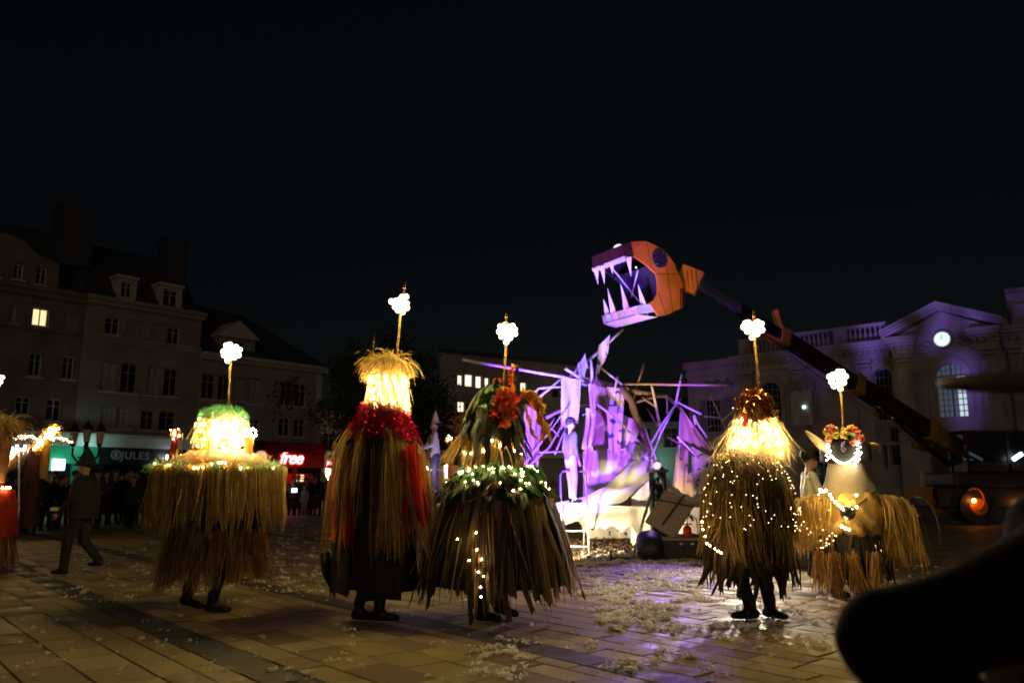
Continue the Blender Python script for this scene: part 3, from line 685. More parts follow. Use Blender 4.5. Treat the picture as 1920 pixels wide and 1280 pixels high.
# pediment
px0, px1, pzb, pzt = 14.8, 21.1, 10.42, 12.1; pm = (px0 + px1) / 2
MB().prism([(px0 + .3, 9.302), (px1 - .3, 9.302), (px1 - .3, pzb), (pm, pzt - .32), (px0 + .3, pzb)], PY - .05, .5).build("tympanum", "stone", T.root)
for s_ in (-1, 1):
    o = MB(); xe = px0 - .25 if s_ < 0 else px1 + .25
    for k, (dz, dy) in enumerate(((0, .55), (.16, .75), (.32, .95))):
        p = [(xe, pzb + dz - .02), (pm, pzt - .3 + dz), (pm, pzt - .14 + dz), (xe, pzb + dz + .14)]
        if s_ > 0: p = p[::-1]
        o.prism(p, PY - dy, .5 - k * .002)
    o.build("raking_cornice", "stone", T.root)
cx, cz = T.loc(1767, 636, PY - .1)
ck = MB().tube([(cx, PY - .05, cz), (cx, PY - .2, cz)], [.62, .6], 36).build("clock", "stone_dark", T.root)
MB().tube([(cx, PY - .2, cz), (cx, PY - .23, cz)], .44, 36).build("clock_dial", "clock_face", ck)
o = MB(); o.bar((cx, PY - .245, cz - .03), (cx + .0, PY - .245, cz + .3), .03, .012); o.bar((cx, PY - .258, cz), (cx - .1, PY - .258, cz + .19), .045, .012); o.build("clock_hands", "iron", ck)
o = MB()
for k in range(12):
    t = math.pi * k / 6; o.bar((cx + .35 * math.sin(t), PY - .238, cz + .35 * math.cos(t)), (cx + .41 * math.sin(t), PY - .238, cz + .41 * math.cos(t)), .02, .008)
o.build("hour_marks", "iron", ck)
for s_ in (-1, 1):
    o = MB()
    for k in range(9): o.ico((cx + s_ * (.8 + k * .16), PY - .12, cz - .2 - .06 * k + .1 * math.sin(k * 2)), .17, (1.1, .5, .9))
    o.build("carving", "stone", T.root, smooth=True)
# hanging banner between the pilasters
a, b, c, d = T.rect(1487, 732, 1526, 797)
bn = MB(); nx, nz = 10, 14
bn.v = [(a + (b - a) * i / nx, -.28 - .05 * math.sin(i * 1.3 + j * .3), c + (d - c) * j / nz) for j in range(nz + 1) for i in range(nx + 1)]
bn.f = [(j * (nx + 1) + i, j * (nx + 1) + i + 1, (j + 1) * (nx + 1) + i + 1, (j + 1) * (nx + 1) + i) for j in range(nz) for i in range(nx)]; bn.mi = [0] * len(bn.f)
mat("banner", (.42, .36, .34), .9, var=.12, scale=2)
bno = bn.build("banner", "banner", T.root); MB().box((a + b) / 2 + .1, (a + b) / 2 + .25, -.36, -.34, (c + d) / 2 - .05, (c + d) / 2 + .1).build("reflector", "sign_cyan", bno)
MB().box(a - .2, b + .2, -.25, -.003, d - .1, d + .6).prism([(a - .3, d + .6), (b + .3, d + .6), ((a + b) / 2, d + 1.0)], -.35, -.003).build("niche_hood", "stone_dark", T.root)
for x in (13.9, 19.95): MB().box(x, x + .12, -.75 if x > 15 else -.3, -.002 if x < 15 else PY - .24, 5.9, 6.6).build("wall_plaque", "trim_white", T.root)

# ------------------------------------------------------------------ tree in the gap
def tree(x, y, h, rad, n, label, sq=1.0):
    t = empty("tree", (x, y, 0), 0, label, "tree"); tr = MB()
    tr.tube([(0, 0, 0), (.1, .05, h * .25), (.0, .1, h * .5), (.1, 0, h * .8)], [.28, .22, .15, .05], 9); ends = []
    for k in range(14):
        a = k * 2.4; z0 = h * (.3 + .035 * k); r0 = rad * random.uniform(.5, .85); e = V((math.cos(a) * r0, math.sin(a) * r0, z0 + h * random.uniform(.1, .22)))
        tr.tube([(0, 0, z0), e * .5 + V((0, 0, z0 * .5 + .2)), e], [.1, .06, .02], 6); ends.append(e)
    tr.build("trunk", "bark", t, smooth=True)
    cs = [V((random.gauss(0, rad * .45), random.gauss(0, rad * .45), h * random.uniform(.38, .98))) for k in range(46)] + ends
    vs = []; P_ = np.array([tuple(c) for c in cs]); idx = RNG.integers(0, len(cs), n); c = P_[idx] + RNG.normal(0, .38, (n, 3))
    u = RNG.normal(0, 1, (n, 3)); u /= np.linalg.norm(u, axis=1, keepdims=True); w = np.cross(u, RNG.normal(0, 1, (n, 3))); w /= np.linalg.norm(w, axis=1, keepdims=True); s = RNG.uniform(.07, .15, (n, 1))
    vv = np.stack([c - u * s, c + w * s * .55, c + u * s, c - w * s * .55], 1).reshape(-1, 3)
    tag(link("crown", mesh_np("crown", vv, np.arange(n * 4).reshape(-1, 4)), t, "leaf_tree"), kind="stuff")
tree(-6.2, 41, 8.6, 3.1, 16000, "dark leafy tree in front of the lit apartment block")
tree(-9.6, 52, 8.4, 2.2, 9000, "smaller dim tree beside the narrow cream house")
# ------------------------------------------------------------------ street lamps
def lantern(parent, p, s=1.0):
    x, y, z = p
    c = MB().lathe([(.10 * s, z), (.17 * s, z + .42 * s)], 6, (x, y, 0)).build("lantern_glass", "curtain", parent)
    MB().lathe([(.2 * s, z + .42 * s), (.19 * s, z + .47 * s), (.08 * s, z + .66 * s), (.03 * s, z + .7 * s), (.035 * s, z + .76 * s), (.001, z + .82 * s)], 6, (x, y, 0)).build("lantern_cap", "iron", c)
    MB().lathe([(.001, z - .12 * s), (.05 * s, z - .1 * s), (.11 * s, z)], 6, (x, y, 0)).build("lantern_base", "iron", c)
g = at(148, 985, 22); lx, ly = g.x, 22.0
st = empty("street_lamp", (lx, ly, 0), 0, "black three armed street lamp with unlit lanterns behind the walking figure", "street lamp")
hz = at(148, 832, 22).z
MB().lathe([(.2, 0), (.2, .3), (.1, .5), (.07, 1.2), (.06, hz - .5), (.09, hz - .3), (.06, hz - .2), (.06, hz)], 12).build("post", "iron", st, smooth=True)
o = MB()
for s_ in (-1, 1):
    o.tube([(0, 0, hz - .45), (s_ * .18, 0, hz - .52), (s_ * .36, 0, hz - .3), (s_ * .36, 0, hz - .1)], [.035, .03, .03, .03], 7)
    o.tube([(0, 0, hz - .2), (s_ * .1, 0, hz - .35), (s_ * .22, 0, hz - .36)], [.015, .015, .015], 5)
o.build("arms", "iron", st, smooth=True)
for p in ((0, 0, hz + .06), (-.36, 0, hz - .0), (.36, 0, hz - .0)): lantern(st, p, .78)
g = at(628, 960, 40); st2 = empty("street_lamp", (g.x, 40, 0), 0, "slim single lantern street lamp at the corner of the side street", "street lamp"); hz = at(628, 850, 40).z
MB().lathe([(.16, 0), (.07, .5), (.05, hz)], 10).build("post", "iron", st2, smooth=True); lantern(st2, (0, 0, hz), 1.25)
# ------------------------------------------------------------------ costume materials
mat("raffia", (.62, .43, .14), .7, var=.2, scale=9, island=.45, hue=.012, trans=.35)
mat("raffia_brown", (.40, .23, .07), .75, var=.2, scale=9, island=.5, hue=.015, trans=.3)
mat("raffia_pale", (.62, .50, .24), .65, var=.2, scale=9, island=.35, hue=.012, trans=.4)
mat("moss_green", (.16, .50, .26), .8, var=.2, scale=20, island=.35, hue=.02, trans=.4)
mat("cloth_black", (.012, .011, .011), .85, var=.3, scale=5, bump=.3, bscale=20)
mat("cloth_brown", (.055, .032, .018), .85, var=.35, scale=5, island=.3)
mat("strip_brown", (.14, .085, .035), .7, var=.4, scale=3, island=.4, stretch=(6, 6, 1))
mat("strip_dark", (.035, .024, .015), .75, var=.4, scale=3, stretch=(6, 6, 1))
mat("strip_tan", (.26, .155, .06), .7, var=.4, scale=3, stretch=(6, 6, 1), trans=.25)
mat("tulle_red", (.68, .06, .025), .7, var=.3, scale=6, trans=.45)
mat("tulle_orange", (.88, .22, .035), .7, var=.3, scale=6, trans=.45)
mat("cloth_yellow", (.75, .42, .05), .7, var=.25, scale=9, trans=.35)
mat("leaf_green", (.035, .14, .035), .55, var=.35, scale=8, island=.35, hue=.02)
mat("leaf_grey", (.13, .16, .10), .6, var=.3, scale=8, island=.35)
mat("leaf_black", (.018, .022, .018), .6, var=.3, scale=8, island=.5)
mat("tinsel_red", (.85, .02, .10), .3, metal=.8, var=.2, scale=20, island=.5)
mat("tinsel_gold", (.60, .28, .05), .22, metal=.9, var=.2, scale=20, island=.5, hue=.02)
mat("satin_gold", (.74, .50, .16), .33, metal=.35, var=.15, scale=3, bump=.5, bscale=5)
mat("burlap", (.46, .39, .26), .9, var=.25, scale=60, bump=.6, bscale=160)
mat("horn", (.72, .58, .30), .45, var=.2, scale=9)
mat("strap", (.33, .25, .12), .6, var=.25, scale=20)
mat("chrome", (.5, .5, .48), .15, metal=1.0, var=.1)
mat("shoe", (.012, .011, .010), .35, var=.3, scale=10)
mat("trouser", (.016, .014, .013), .85, var=.3, scale=10)
mat("skin", (.42, .24, .17), .55, var=.1, scale=10)
mat("hair_dark", (.02, .014, .01), .6, var=.3, scale=30)
mat("bamboo", (.42, .27, .09), .5, var=.25, scale=12)
mat("petal_pink", (.62, .16, .12), .6, var=.3, scale=10, island=.3)
mat("petal_yellow", (.70, .55, .10), .6, var=.3, scale=10, island=.3)
mat("petal_lilac", (.30, .22, .50), .6, var=.3, scale=10, island=.3)
mat("wire_green", (.05, .07, .04), .6)
WARM = (1.0, .66, .27)
glow("lamp_globe", (1.0, .86, .50), 5.0); glow("lamp_globe_amber", (1.0, .80, .42), 5.0); glow("lamp_globe_small", (1.0, .86, .5), 5.0)
glow("fairy", WARM, 420.0); glow("fairy_soft", (1.0, .66, .24), 110.0); glow("fairy_tiny", (1.0, .70, .30), 13.0); glow("fairy_pink", (1.0, .62, .42), 26.0); glow("fairy_white", (1, .82, .52), 45.0)

class Fig:
    """a costumed walker standing at photo column cx, Y metres away; works in metres from its own base"""
    def __init__(s, cx, Y, label, name="person", rz=0.0, group="illuminated straw costumes in the parade"):
        s.Y = Y; s.cx = cx; g = at(cx, 1000, Y); s.X = g.x; s.root = empty(name, (g.x, Y, 0), rz, label, "person", group)
    def z(s, py, dy=0): return at(s.cx, py, s.Y + dy).z
    def r(s, px): return px * s.Y / FPX
    def p(s, px, py, dy=0.0): q = at(px, py, s.Y + dy); return V((q.x - s.X, dy, q.z))
def legs(f, feet, hip_z, mats=("trouser", "shoe"), r=.085, wide=1.0, extra=()):
    """feet: (x, y, heading, lift) for each foot; one continuous body from shoes to shoulders"""
    caps = []
    for i, (x, y, hd, lift) in enumerate(feet):
        hx = (-.1 if i == 0 else .1); a = V((x, y, .1 + lift)); h = V((hx, 0, hip_z)); k = a.lerp(h, .52) + V((math.sin(hd) * .06, -math.cos(hd) * .06 * 0 + .0, .0)) + V((math.cos(hd) * .05, math.sin(hd) * .05, 0))
        caps += [(h, k, r * 1.15, r * .8, 0), (k, a, r * .8, r * .62, 0)]
        d = V((math.cos(hd), math.sin(hd), 0)); t = V((x, y, .045 + lift * .35)) + d * .19
        caps += [(V((x, y, .055 + lift)) - d * .05, t, .056, .042, 1), (V((x, y, .1 + lift)), V((x, y, .2 + lift)), .062, .064, 1)]
    caps += [(V((0, 0, hip_z)), V((0, 0, hip_z + .35)), .16, .17, 0), (V((0, 0, hip_z + .3)), V((0, 0, hip_z + .55)), .17, .1, 0)]
    caps += list(extra)
    return blob("body", caps, .022, list(mats), f.root, 2)
def globe_cluster(f, px, py, pole, mat_name="lamp_globe", n=15, size=17, seed=0, nub=None):
    """a bunch of glowing globes on a bamboo pole; pole = list of (px, py)"""
    rnd = random.Random(seed); pts = [f.p(x, y) for x, y in pole]
    pm = MB(); pm.tube(pts, [.013] * len(pts), 7)
    for i in range(len(pts) - 1):
        for t in (.2, .5, .8): q = pts[i].lerp(pts[i + 1], t); d = (pts[i + 1] - pts[i]).normalized(); pm.tube([q - d * .006, q + d * .006], .017, 7)
    po = pm.build("pole", "bamboo", f.root, smooth=True)
    c = f.p(px, py); S = f.r(size); o = MB()
    lay = [(-.8, .62, .0), (.76, .72, .1), (-.05, .55, -.35), (-.78, .02, -.1), (.8, .12, .0), (.28, .1, -.5), (.36, .42, .4), (-.38, .3, .4), (-.5, -.46, -.1), (.46, -.4, .1), (.02, -.82, .0), (-.2, -.1, -.55), (-.4, .72, .2), (.1, -.4, -.4), (.3, .8, -.1)]
    ra = rnd.uniform(-.35, .35); sq_ = rnd.uniform(.9, 1.12); lay = [(x * math.cos(ra) - y * math.sin(ra), (x * math.sin(ra) + y * math.cos(ra)) * sq_, z) for x, y, z in lay]; n = 15
    for x, y, z in lay[:n]:
        j = lambda: rnd.uniform(-.13, .13)
        o.ball(c + V(((x + j()) * S, (z + j()) * S, (y + j()) * S)), S * rnd.uniform(.25, .37), 12, 8)
    g_ = o.build("globe_lamp", mat_name, po, smooth=True)
    w_, c_ = {"lamp_globe": (66, (1, .76, .23)), "lamp_globe_amber": (60, (1, .66, .17)), "lamp_globe_small": (14, (1, .74, .17))}[mat_name]
    l = lamp("globe_light", 'POINT', c, w_, c_, None, size=S * 1.45); l.parent = g_
    return g_
def fairy(f, pts, r, m="fairy", name="light_string", parent=None, wire=True):
    o = MB()
    for p in pts: o.ico(p, r)
    ob = o.build(name, m, parent or f.root, smooth=True, kind='stuff')
    if wire and len(pts) > 3:
        w = MB()
        for i in range(len(pts) - 1):
            if (V(pts[i]) - V(pts[i + 1])).length < .35:
                q = V(pts[i]).lerp(V(pts[i + 1]), .5) - V((0, 0, .02)); w.tube([pts[i], q, pts[i + 1]], .0022, 4, cap=False)
        if w.v: w.build("wire", "wire_green", ob)
    return ob
def helix(n, r0, r1, z0, z1, turns, jit=.02, sx=1, sy=1, c=(0, 0)):
    P_ = []
    for i in range(n):
        t = i / (n - 1); a = t * turns * 2 * math.pi; r = r0 + (r1 - r0) * t + random.gauss(0, jit)
        P_.append(V((c[0] + r * sx * math.cos(a), c[1] + r * sy * math.sin(a), z0 + (z1 - z0) * t + random.gauss(0, jit))))
    return P_
def on_cone(n, prof, front=True):
    """random points just outside a lathe profile [(r, z)...]"""
    P_ = []
    for i in range(n):
        t = random.random() * (len(prof) - 1); k = int(t); u = t - k; r = prof[k][0] * (1 - u) + prof[k + 1][0] * u; z = prof[k][1] * (1 - u) + prof[k + 1][1] * u
        a = random.uniform(math.pi, 2 * math.pi) if front else random.uniform(0, 2 * math.pi); P_.append((V((r * math.cos(a), r * math.sin(a), z)), a))
    return P_
def tinsel(name, parent, prof, n, ln, m, w=.006):
    Q = on_cone(n, prof, False); ro = np.array([tuple(q[0]) for q in Q]); an = np.array([q[1] for q in Q])
    d = np.stack([np.cos(an), np.sin(an), np.zeros(n)], 1) + RNG.normal(0, .7, (n, 3))
    return strands(name, ro, d, ln * RNG.uniform(.5, 1.4, n), w, m, parent, seg=2, grav=.25, jit=.25, taper=.3)
def strip_mesh(name, ln, w, seg, m, wav=.02, taper=.15, split=True, curl=.0):
    v = []; fa = []; ph = random.uniform(0, 6)
    for k in range(seg + 1):
        t = k / seg; ww = w * (1 - taper * t) * (1 + .15 * math.sin(ph + 7 * t)) / 2; x = wav * math.sin(ph + 4 * t) * t; y = -curl * t * t + wav * .5 * math.sin(ph * 2 + 6 * t) * t
        e = random.uniform(-.03, .03) if (k == seg and split) else 0
        v += [(x - ww, y, -ln * t - e), (x, y - .012 * math.sin(math.pi * t) - .004, -ln * t - (random.uniform(-.05, .02) if k == seg and split else 0)), (x + ww, y, -ln * t + e)]
        if k: b = 3 * (k - 1); fa += [(b, b + 1, b + 4, b + 3), (b + 1, b + 2, b + 5, b + 4)]
    me = bpy.data.meshes.new(name); me.from_pydata(v, [], fa); me.polygons.foreach_set("use_smooth", [True] * len(fa)); me.materials.append(MATS[m]); return me
def hang(name, me, parent, loc, yaw, pitch=0.0, roll=0.0, sc=1.0):
    o = bpy.data.objects.new(name, me); COL.objects.link(o); o.parent = parent; o.location = loc; o.rotation_euler = Euler((pitch, roll, yaw), 'XYZ'); o.scale = (sc, sc, sc); return o
def leaf_mesh(name, ln, w, m, fold=.25, n=5):
    v = []; fa = []
    for k in range(n + 1):
        t = k / n; ww = w * math.sin(math.pi * min(1, .06 + .94 * t)) ** .75 / 2; z = -ln * t; y = -.12 * ln * math.sin(t * 2.2)
        v += [(-ww, y - fold * ww, z), (0, y, z), (ww, y - fold * ww, z)]
        if k: b = 3 * (k - 1); fa += [(b, b + 1, b + 4, b + 3), (b + 1, b + 2, b + 5, b + 4)]
    me = bpy.data.meshes.new(name); me.from_pydata(v, [], fa); me.polygons.foreach_set("use_smooth", [True] * len(fa)); me.materials.append(MATS[m]); return me
def drape(name, corners, m, parent, nx=10, ny=12, rip=.03, freq=3.0, seed=0, smooth=True, sag=0.0, rag=0.0):
    """a sheet of cloth between four corners (top left, top right, bottom right, bottom left)"""
    rnd = random.Random(seed); a, b, c, d = [V(q) for q in corners]; n = ((b - a).cross(d - a)).normalized(); v = []; ph = rnd.uniform(0, 6); ph2 = rnd.uniform(0, 6)
    for j in range(ny + 1):
        for i in range(nx + 1):
            u = i / nx; t = j / ny; tt = t * (1 + (rnd.uniform(-rag, rag) if j == ny else 0))
            p = (a.lerp(b, u)).lerp(d.lerp(c, u), tt); e = min(1, .35 + t)
            p = p + n * rip * e * (math.sin(freq * 6.28 * u + ph + 1.2 * math.sin(3 * t + ph2)) + .5 * math.sin(freq * 13 * u + ph2 + 2 * t)) + V((0, 0, -sag * 4 * u * (1 - u)))
            v.append(p)
    f = [(j * (nx + 1) + i, j * (nx + 1) + i + 1, (j + 1) * (nx + 1) + i + 1, (j + 1) * (nx + 1) + i) for j in range(ny) for i in range(nx)]
    o = MB(); o.add(v, f); return o.build(name, m, parent, smooth)

# ================================================================== figure 1: wide straw tier, green moss, globe lamp
f = Fig(405, 9.15, "walker in a wide tiered straw costume with green moss hat and glowing headband")
legs(f, [(f.p(345, 1100).x, .12, R(-20), .06), (f.p(402, 1100).x, -.02, R(-10), 0)], .86)
zr = f.z(880); rr = f.r(112)
top = MB().lathe([(.02, f.z(838)), (f.r(55), f.z(846)), (f.r(85), f.z(862)), (rr * .97, zr), (rr * .8, zr - .05)], 32, wob=.02).build("shoulder_disc", "raffia_brown", f.root, smooth=True)
core = MB().lathe([(rr * .82, zr - .04), (f.r(88), f.z(960)), (f.r(78), f.z(1000)), (f.r(70), f.z(1040))], 24, wob=.03).build("underskirt", "cloth_black", f.root, smooth=True)
ring_fringe("straw_fringe", 2100, rr, zr + .01, f.z(880) - f.z(975), .011, "raffia", f.root, out=.08, grav=.45, jit=.06, dz=.04, dr=.016, seg=6, clump=85, lj=.28)
ring_fringe("straw_fringe", 700, rr * .92, zr, f.z(880) - f.z(960), .02, "raffia_brown", f.root, out=.05, grav=.45, jit=.07, dz=.03, dr=.02, clump=50, lj=.3)
ring_fringe("lower_straw_skirt", 1900, f.r(76), f.z(985), f.z(985) - f.z(1076), .009, "raffia_brown", f.root, out=.22, grav=.16, jit=.12, dz=.09, dr=.02, seg=6, floor=.02, clump=60, lj=.3)
ring_fringe("stray_straw", 260, rr, zr, .55, .008, "raffia", f.root, out=.12, grav=.4, jit=.16, dz=.05, dr=.02, seg=7, lj=.4)
ring_fringe("stray_straw", 200, f.r(78), f.z(985), .55, .007, "raffia_brown", f.root, out=.25, grav=.15, jit=.2, dz=.08, seg=7, lj=.4, floor=.02)
MB().lathe([(f.r(83), f.z(952)), (f.r(85), f.z(968)), (f.r(80), f.z(992)), (f.r(78), f.z(1008))], 26, wob=.04).build("waist_band", "cloth_brown", f.root, smooth=True)
# moss along the rim
for a0, a1, n in ((3.3, 4.2, 260), (4.9, 5.1, 130), (5.35, 6.3, 420), (4.3, 4.6, 90), (2.9, 3.25, 90)):
    ro, t = ring_roots(n, rr * .97, zr + .03, .05, 1, 1, .05, a0, a1); strands("moss_trim", ro, np.stack([np.cos(t), np.sin(t), .4 + 0 * t], 1) + RNG.normal(0, .6, (n, 3)), .07, .006, "moss_green", f.root, seg=3, grav=.3, jit=.3)
ro = np.stack([RNG.uniform(-rr, rr, 1500), RNG.uniform(-rr, .05, 1500), np.zeros(1500)], 1); ro = ro[np.hypot(ro[:, 0], ro[:, 1]) < rr]; ro[:, 2] = f.z(845) - (np.hypot(ro[:, 0], ro[:, 1]) / rr) * (f.z(845) - zr) + .01
strands("loose_straw", ro, RNG.normal(0, 1, ro.shape) * [1, 1, .4] + [0, 0, .3], .16, .007, "raffia_pale", f.root, seg=4, grav=.18, jit=.25)
hr = f.r(41); hx = f.p(418, 800).x
hd = MB().lathe([(hr * .86, f.z(852)), (hr * .82, f.z(800)), (hr * .85, f.z(775)), (hr * .3, f.z(768))], 24, (hx, 0, 0)).build("headdress", "raffia_pale", f.root, smooth=True)
for k, (px0, px1, py0, py1, m) in enumerate(((372, 392, 812, 852, "tulle_orange"), (408, 430, 822, 852, "tulle_red"), (458, 474, 818, 850, "tulle_orange"), (390, 402, 815, 838, "raffia_pale"))):
    drape("hat_ribbon", [f.p(px0, py0, -hr * .95), f.p(px1, py0, -hr * .95), f.p(px1, py1, -hr * 1.05), f.p(px0, py1, -hr * 1.05)], m, f.root, 5, 5, .012, 1.5, k)
ro, t = ring_roots(420, hr * .9, f.z(790), .05, 1, 1, .02); ro[:, 0] += hx
strands("hat_straw", ro, np.stack([np.cos(t) * .5, np.sin(t) * .5, -1 + 0 * t], 1) + RNG.normal(0, .15, (420, 3)), .26, .009, "raffia_pale", f.root, seg=5, grav=.2, jit=.1)
tt = RNG.uniform(0, 2 * np.pi, 1500); uu = np.sqrt(RNG.random(1500)); ro = np.stack([hx + hr * 1.0 * uu * np.cos(tt), hr * 1.0 * uu * np.sin(tt), f.z(783) + .1 * np.sqrt(np.maximum(0, 1 - uu ** 2)) - .07 * (uu > .93) * RNG.random(1500)], 1)
strands("moss_wig", ro, np.stack([uu * np.cos(tt), uu * np.sin(tt), .55 - .3 * uu], 1) + RNG.normal(0, .35, (1500, 3)), .07, .006, "moss_green", f.root, seg=4, grav=.22, jit=.35)
H1 = [p + V((hx, 0, 0)) for p in helix(54, hr * 1.02, hr * .98, f.z(845), f.z(785), 4.5, .012)]
H1 += [f.p(412 + random.gauss(0, 7), y, -hr * 1.05) for y in np.linspace(790, 860, 16)] + [f.p(440 + random.gauss(0, 6), y, -hr * 1.0) for y in np.linspace(785, 850, 12)] + [f.p(474 + 6 * math.sin(k), 812 - 8 * math.cos(k), -hr * .4) for k in range(7)]
fairy(f, H1, .012, "fairy", wire=False)
fairy(f, [V((rr * .99 * math.cos(a), rr * .99 * math.sin(a), zr + .035 + .03 * math.sin(9 * a))) for a in sorted(random.uniform(3.15, 6.2) for _ in range(17))] + [V((rr * .62 * math.cos(a), rr * .6 * math.sin(a), f.z(858) + .02)) for a in np.linspace(3.2, 6.0, 13)], .0095, "fairy_soft")
globe_cluster(f, 433, 662, [(428, 770), (431, 700), (434, 655)], seed=1, size=17)

# ================================================================== figure 2: tall bottle shape, red tinsel collar
f = Fig(705, 8.6, "tall walker in a dark raffia cloak with red tinsel collar and glowing straw neck")
legs(f, [(f.p(672, 1150).x, .05, R(-25), 0), (f.p(712, 1150).x, -.03, R(-12), 0)], .9)
cl = MB().lathe([(f.r(28), f.z(775)), (f.r(45), f.z(800)), (f.r(66), f.z(830)), (f.r(76), f.z(870)), (f.r(80), f.z(940)), (f.r(76), f.z(1030))], 30, wob=.05).build("cloak", "cloth_black", f.root, smooth=True)
for k in range(16):  # heavy panels of the lower coat
    a = 2 * math.pi * k / 16 + .1; me = strip_mesh("coat_panel", f.z(1015) - f.z(1118 - (k % 4) * 6), .24, 6, "cloth_black", wav=.015, taper=-.05)
    hang("coat_panel", me, f.root, (f.r(70) * math.cos(a), f.r(66) * math.sin(a), f.z(1015)), a + math.pi / 2, -.08)
drape("coat_flap", [f.p(622, 1030, -.25), f.p(655, 1036, -.4), f.p(650, 1120, -.42), f.p(618, 1100, -.3)], "cloth_brown", f.root, 5, 6, .02, 1, 3)
MB().tube([f.p(608, 1035, -.1), f.p(616, 1070, -.1), f.p(628, 1105, -.12)], [.05, .07, .04], 10).build("cuff", "cloth_black", f.root, smooth=True)
prof2 = [(f.r(50), f.z(806)), (f.r(56), f.z(814)), (f.r(66), f.z(828)), (f.r(74), f.z(855))]
Q = on_cone(900, prof2, False); ro = np.array([tuple(q[0]) for q in Q]); an = np.array([q[1] for q in Q])
strands("raffia_cape", ro, np.stack([np.cos(an) * .6, np.sin(an) * .6, -1 + 0 * an], 1), RNG.uniform(.45, 1.25, 900), .009, "raffia_brown", f.root, seg=7, grav=.6, jit=.07, clump=70)
for a0, a1, n, L_ in ((3.0, 3.5, 120, .55), (5.9, 6.35, 160, .85), (4.2, 4.5, 70, .5), (5.0, 5.5, 260, .95), (3.7, 3.9, 60, .45)):
    ro, t = ring_roots(n, f.r(50), f.z(812), .05, 1, 1, .04, a0, a1); strands("raffia_bundle", ro, np.stack([np.cos(t) * .9, np.sin(t) * .9, -.75 + 0 * t], 1), (L_ + .25) * RNG.uniform(.6, 1.2, n), .011, "raffia", f.root, seg=7, grav=.5, jit=.08, clump=9)
for k, (x0, x1, y0, y1, dx, m) in enumerate(((638, 662, 850, 1010, -12, "tulle_orange"), (628, 645, 862, 990, -6, "tulle_red"), (655, 668, 870, 1040, -4, "tulle_red"), (757, 782, 832, 990, 18, "tulle_red"), (770, 792, 850, 985, 14, "tulle_orange"), (748, 760, 845, 990, 6, "tulle_red"), (786, 798, 905, 972, 10, "tulle_red"), (646, 654, 880, 1025, -4, "tulle_orange"))):
    dd = -.38 if 640 < x0 < 770 else -.22
    drape("tulle_sash", [f.p(x0, y0, dd), f.p(x1, y0, dd), f.p(x1 + dx, y1, dd - .08), f.p(x0 + dx * 1.3, y1 - 12, dd - .05)], m, f.root, 14, 14, .04, 1.6, k + 5, rag=.14)
MB().lathe([(f.r(32), f.z(768)), (f.r(44), f.z(795)), (f.r(50), f.z(815))], 22, (f.p(716, 790).x, 0, 0)).build("collar", "tulle_red", f.root)
cx2 = f.p(717, 790).x
tn = tinsel("tinsel_collar", f.root, [(f.r(29), f.z(757)), (f.r(40), f.z(777)), (f.r(54), f.z(799)), (f.r(66), f.z(826))], 7000, .06, "tinsel_red", .011); tn.location.x = cx2
nx2 = f.p(727, 730).x
nk = MB().lathe([(f.r(33), f.z(772)), (f.r(29), f.z(735)), (f.r(27), f.z(700)), (f.r(12), f.z(690))], 22, (nx2, 0, 0)).build("neck", "raffia_pale", f.root, smooth=True)
ro, t = ring_roots(520, f.r(29), f.z(708), .05, 1, 1, .015); ro[:, 0] += nx2
strands("neck_straw", ro, np.stack([np.cos(t) * .25, np.sin(t) * .25, -1 + 0 * t], 1), .36, .009, "raffia_pale", f.root, seg=5, grav=.2, jit=.06)
n = 950; ro = np.stack([RNG.normal(nx2, f.r(13), n), RNG.normal(0, f.r(13), n), f.z(680) + RNG.uniform(-.03, .06, n)], 1); di = RNG.normal(0, 1, (n, 3)) * [1, 1, .3] + [-.25, 0, .35]
strands("straw_tuft", ro, di, RNG.uniform(.2, .34, n), .010, "raffia", f.root, seg=6, grav=.32, jit=.12)
pts = [p + V((nx2, 0, 0)) for p in helix(74, f.r(34), f.r(31), f.z(765), f.z(708), 6, .012)]
fairy(f, pts, .013, "fairy", wire=False)
fairy(f, [V(((f.r(60) + random.gauss(0, .02)) * math.cos(a), (f.r(60)) * math.sin(a), z)) for a, z in [(random.uniform(3.3, 6.1), f.z(random.uniform(830, 990))) for k in range(26)]], .0035, "fairy_tiny", wire=False)
globe_cluster(f, 752, 573, [(742, 700), (746, 645), (752, 580), (760, 530)], seed=2, size=17)

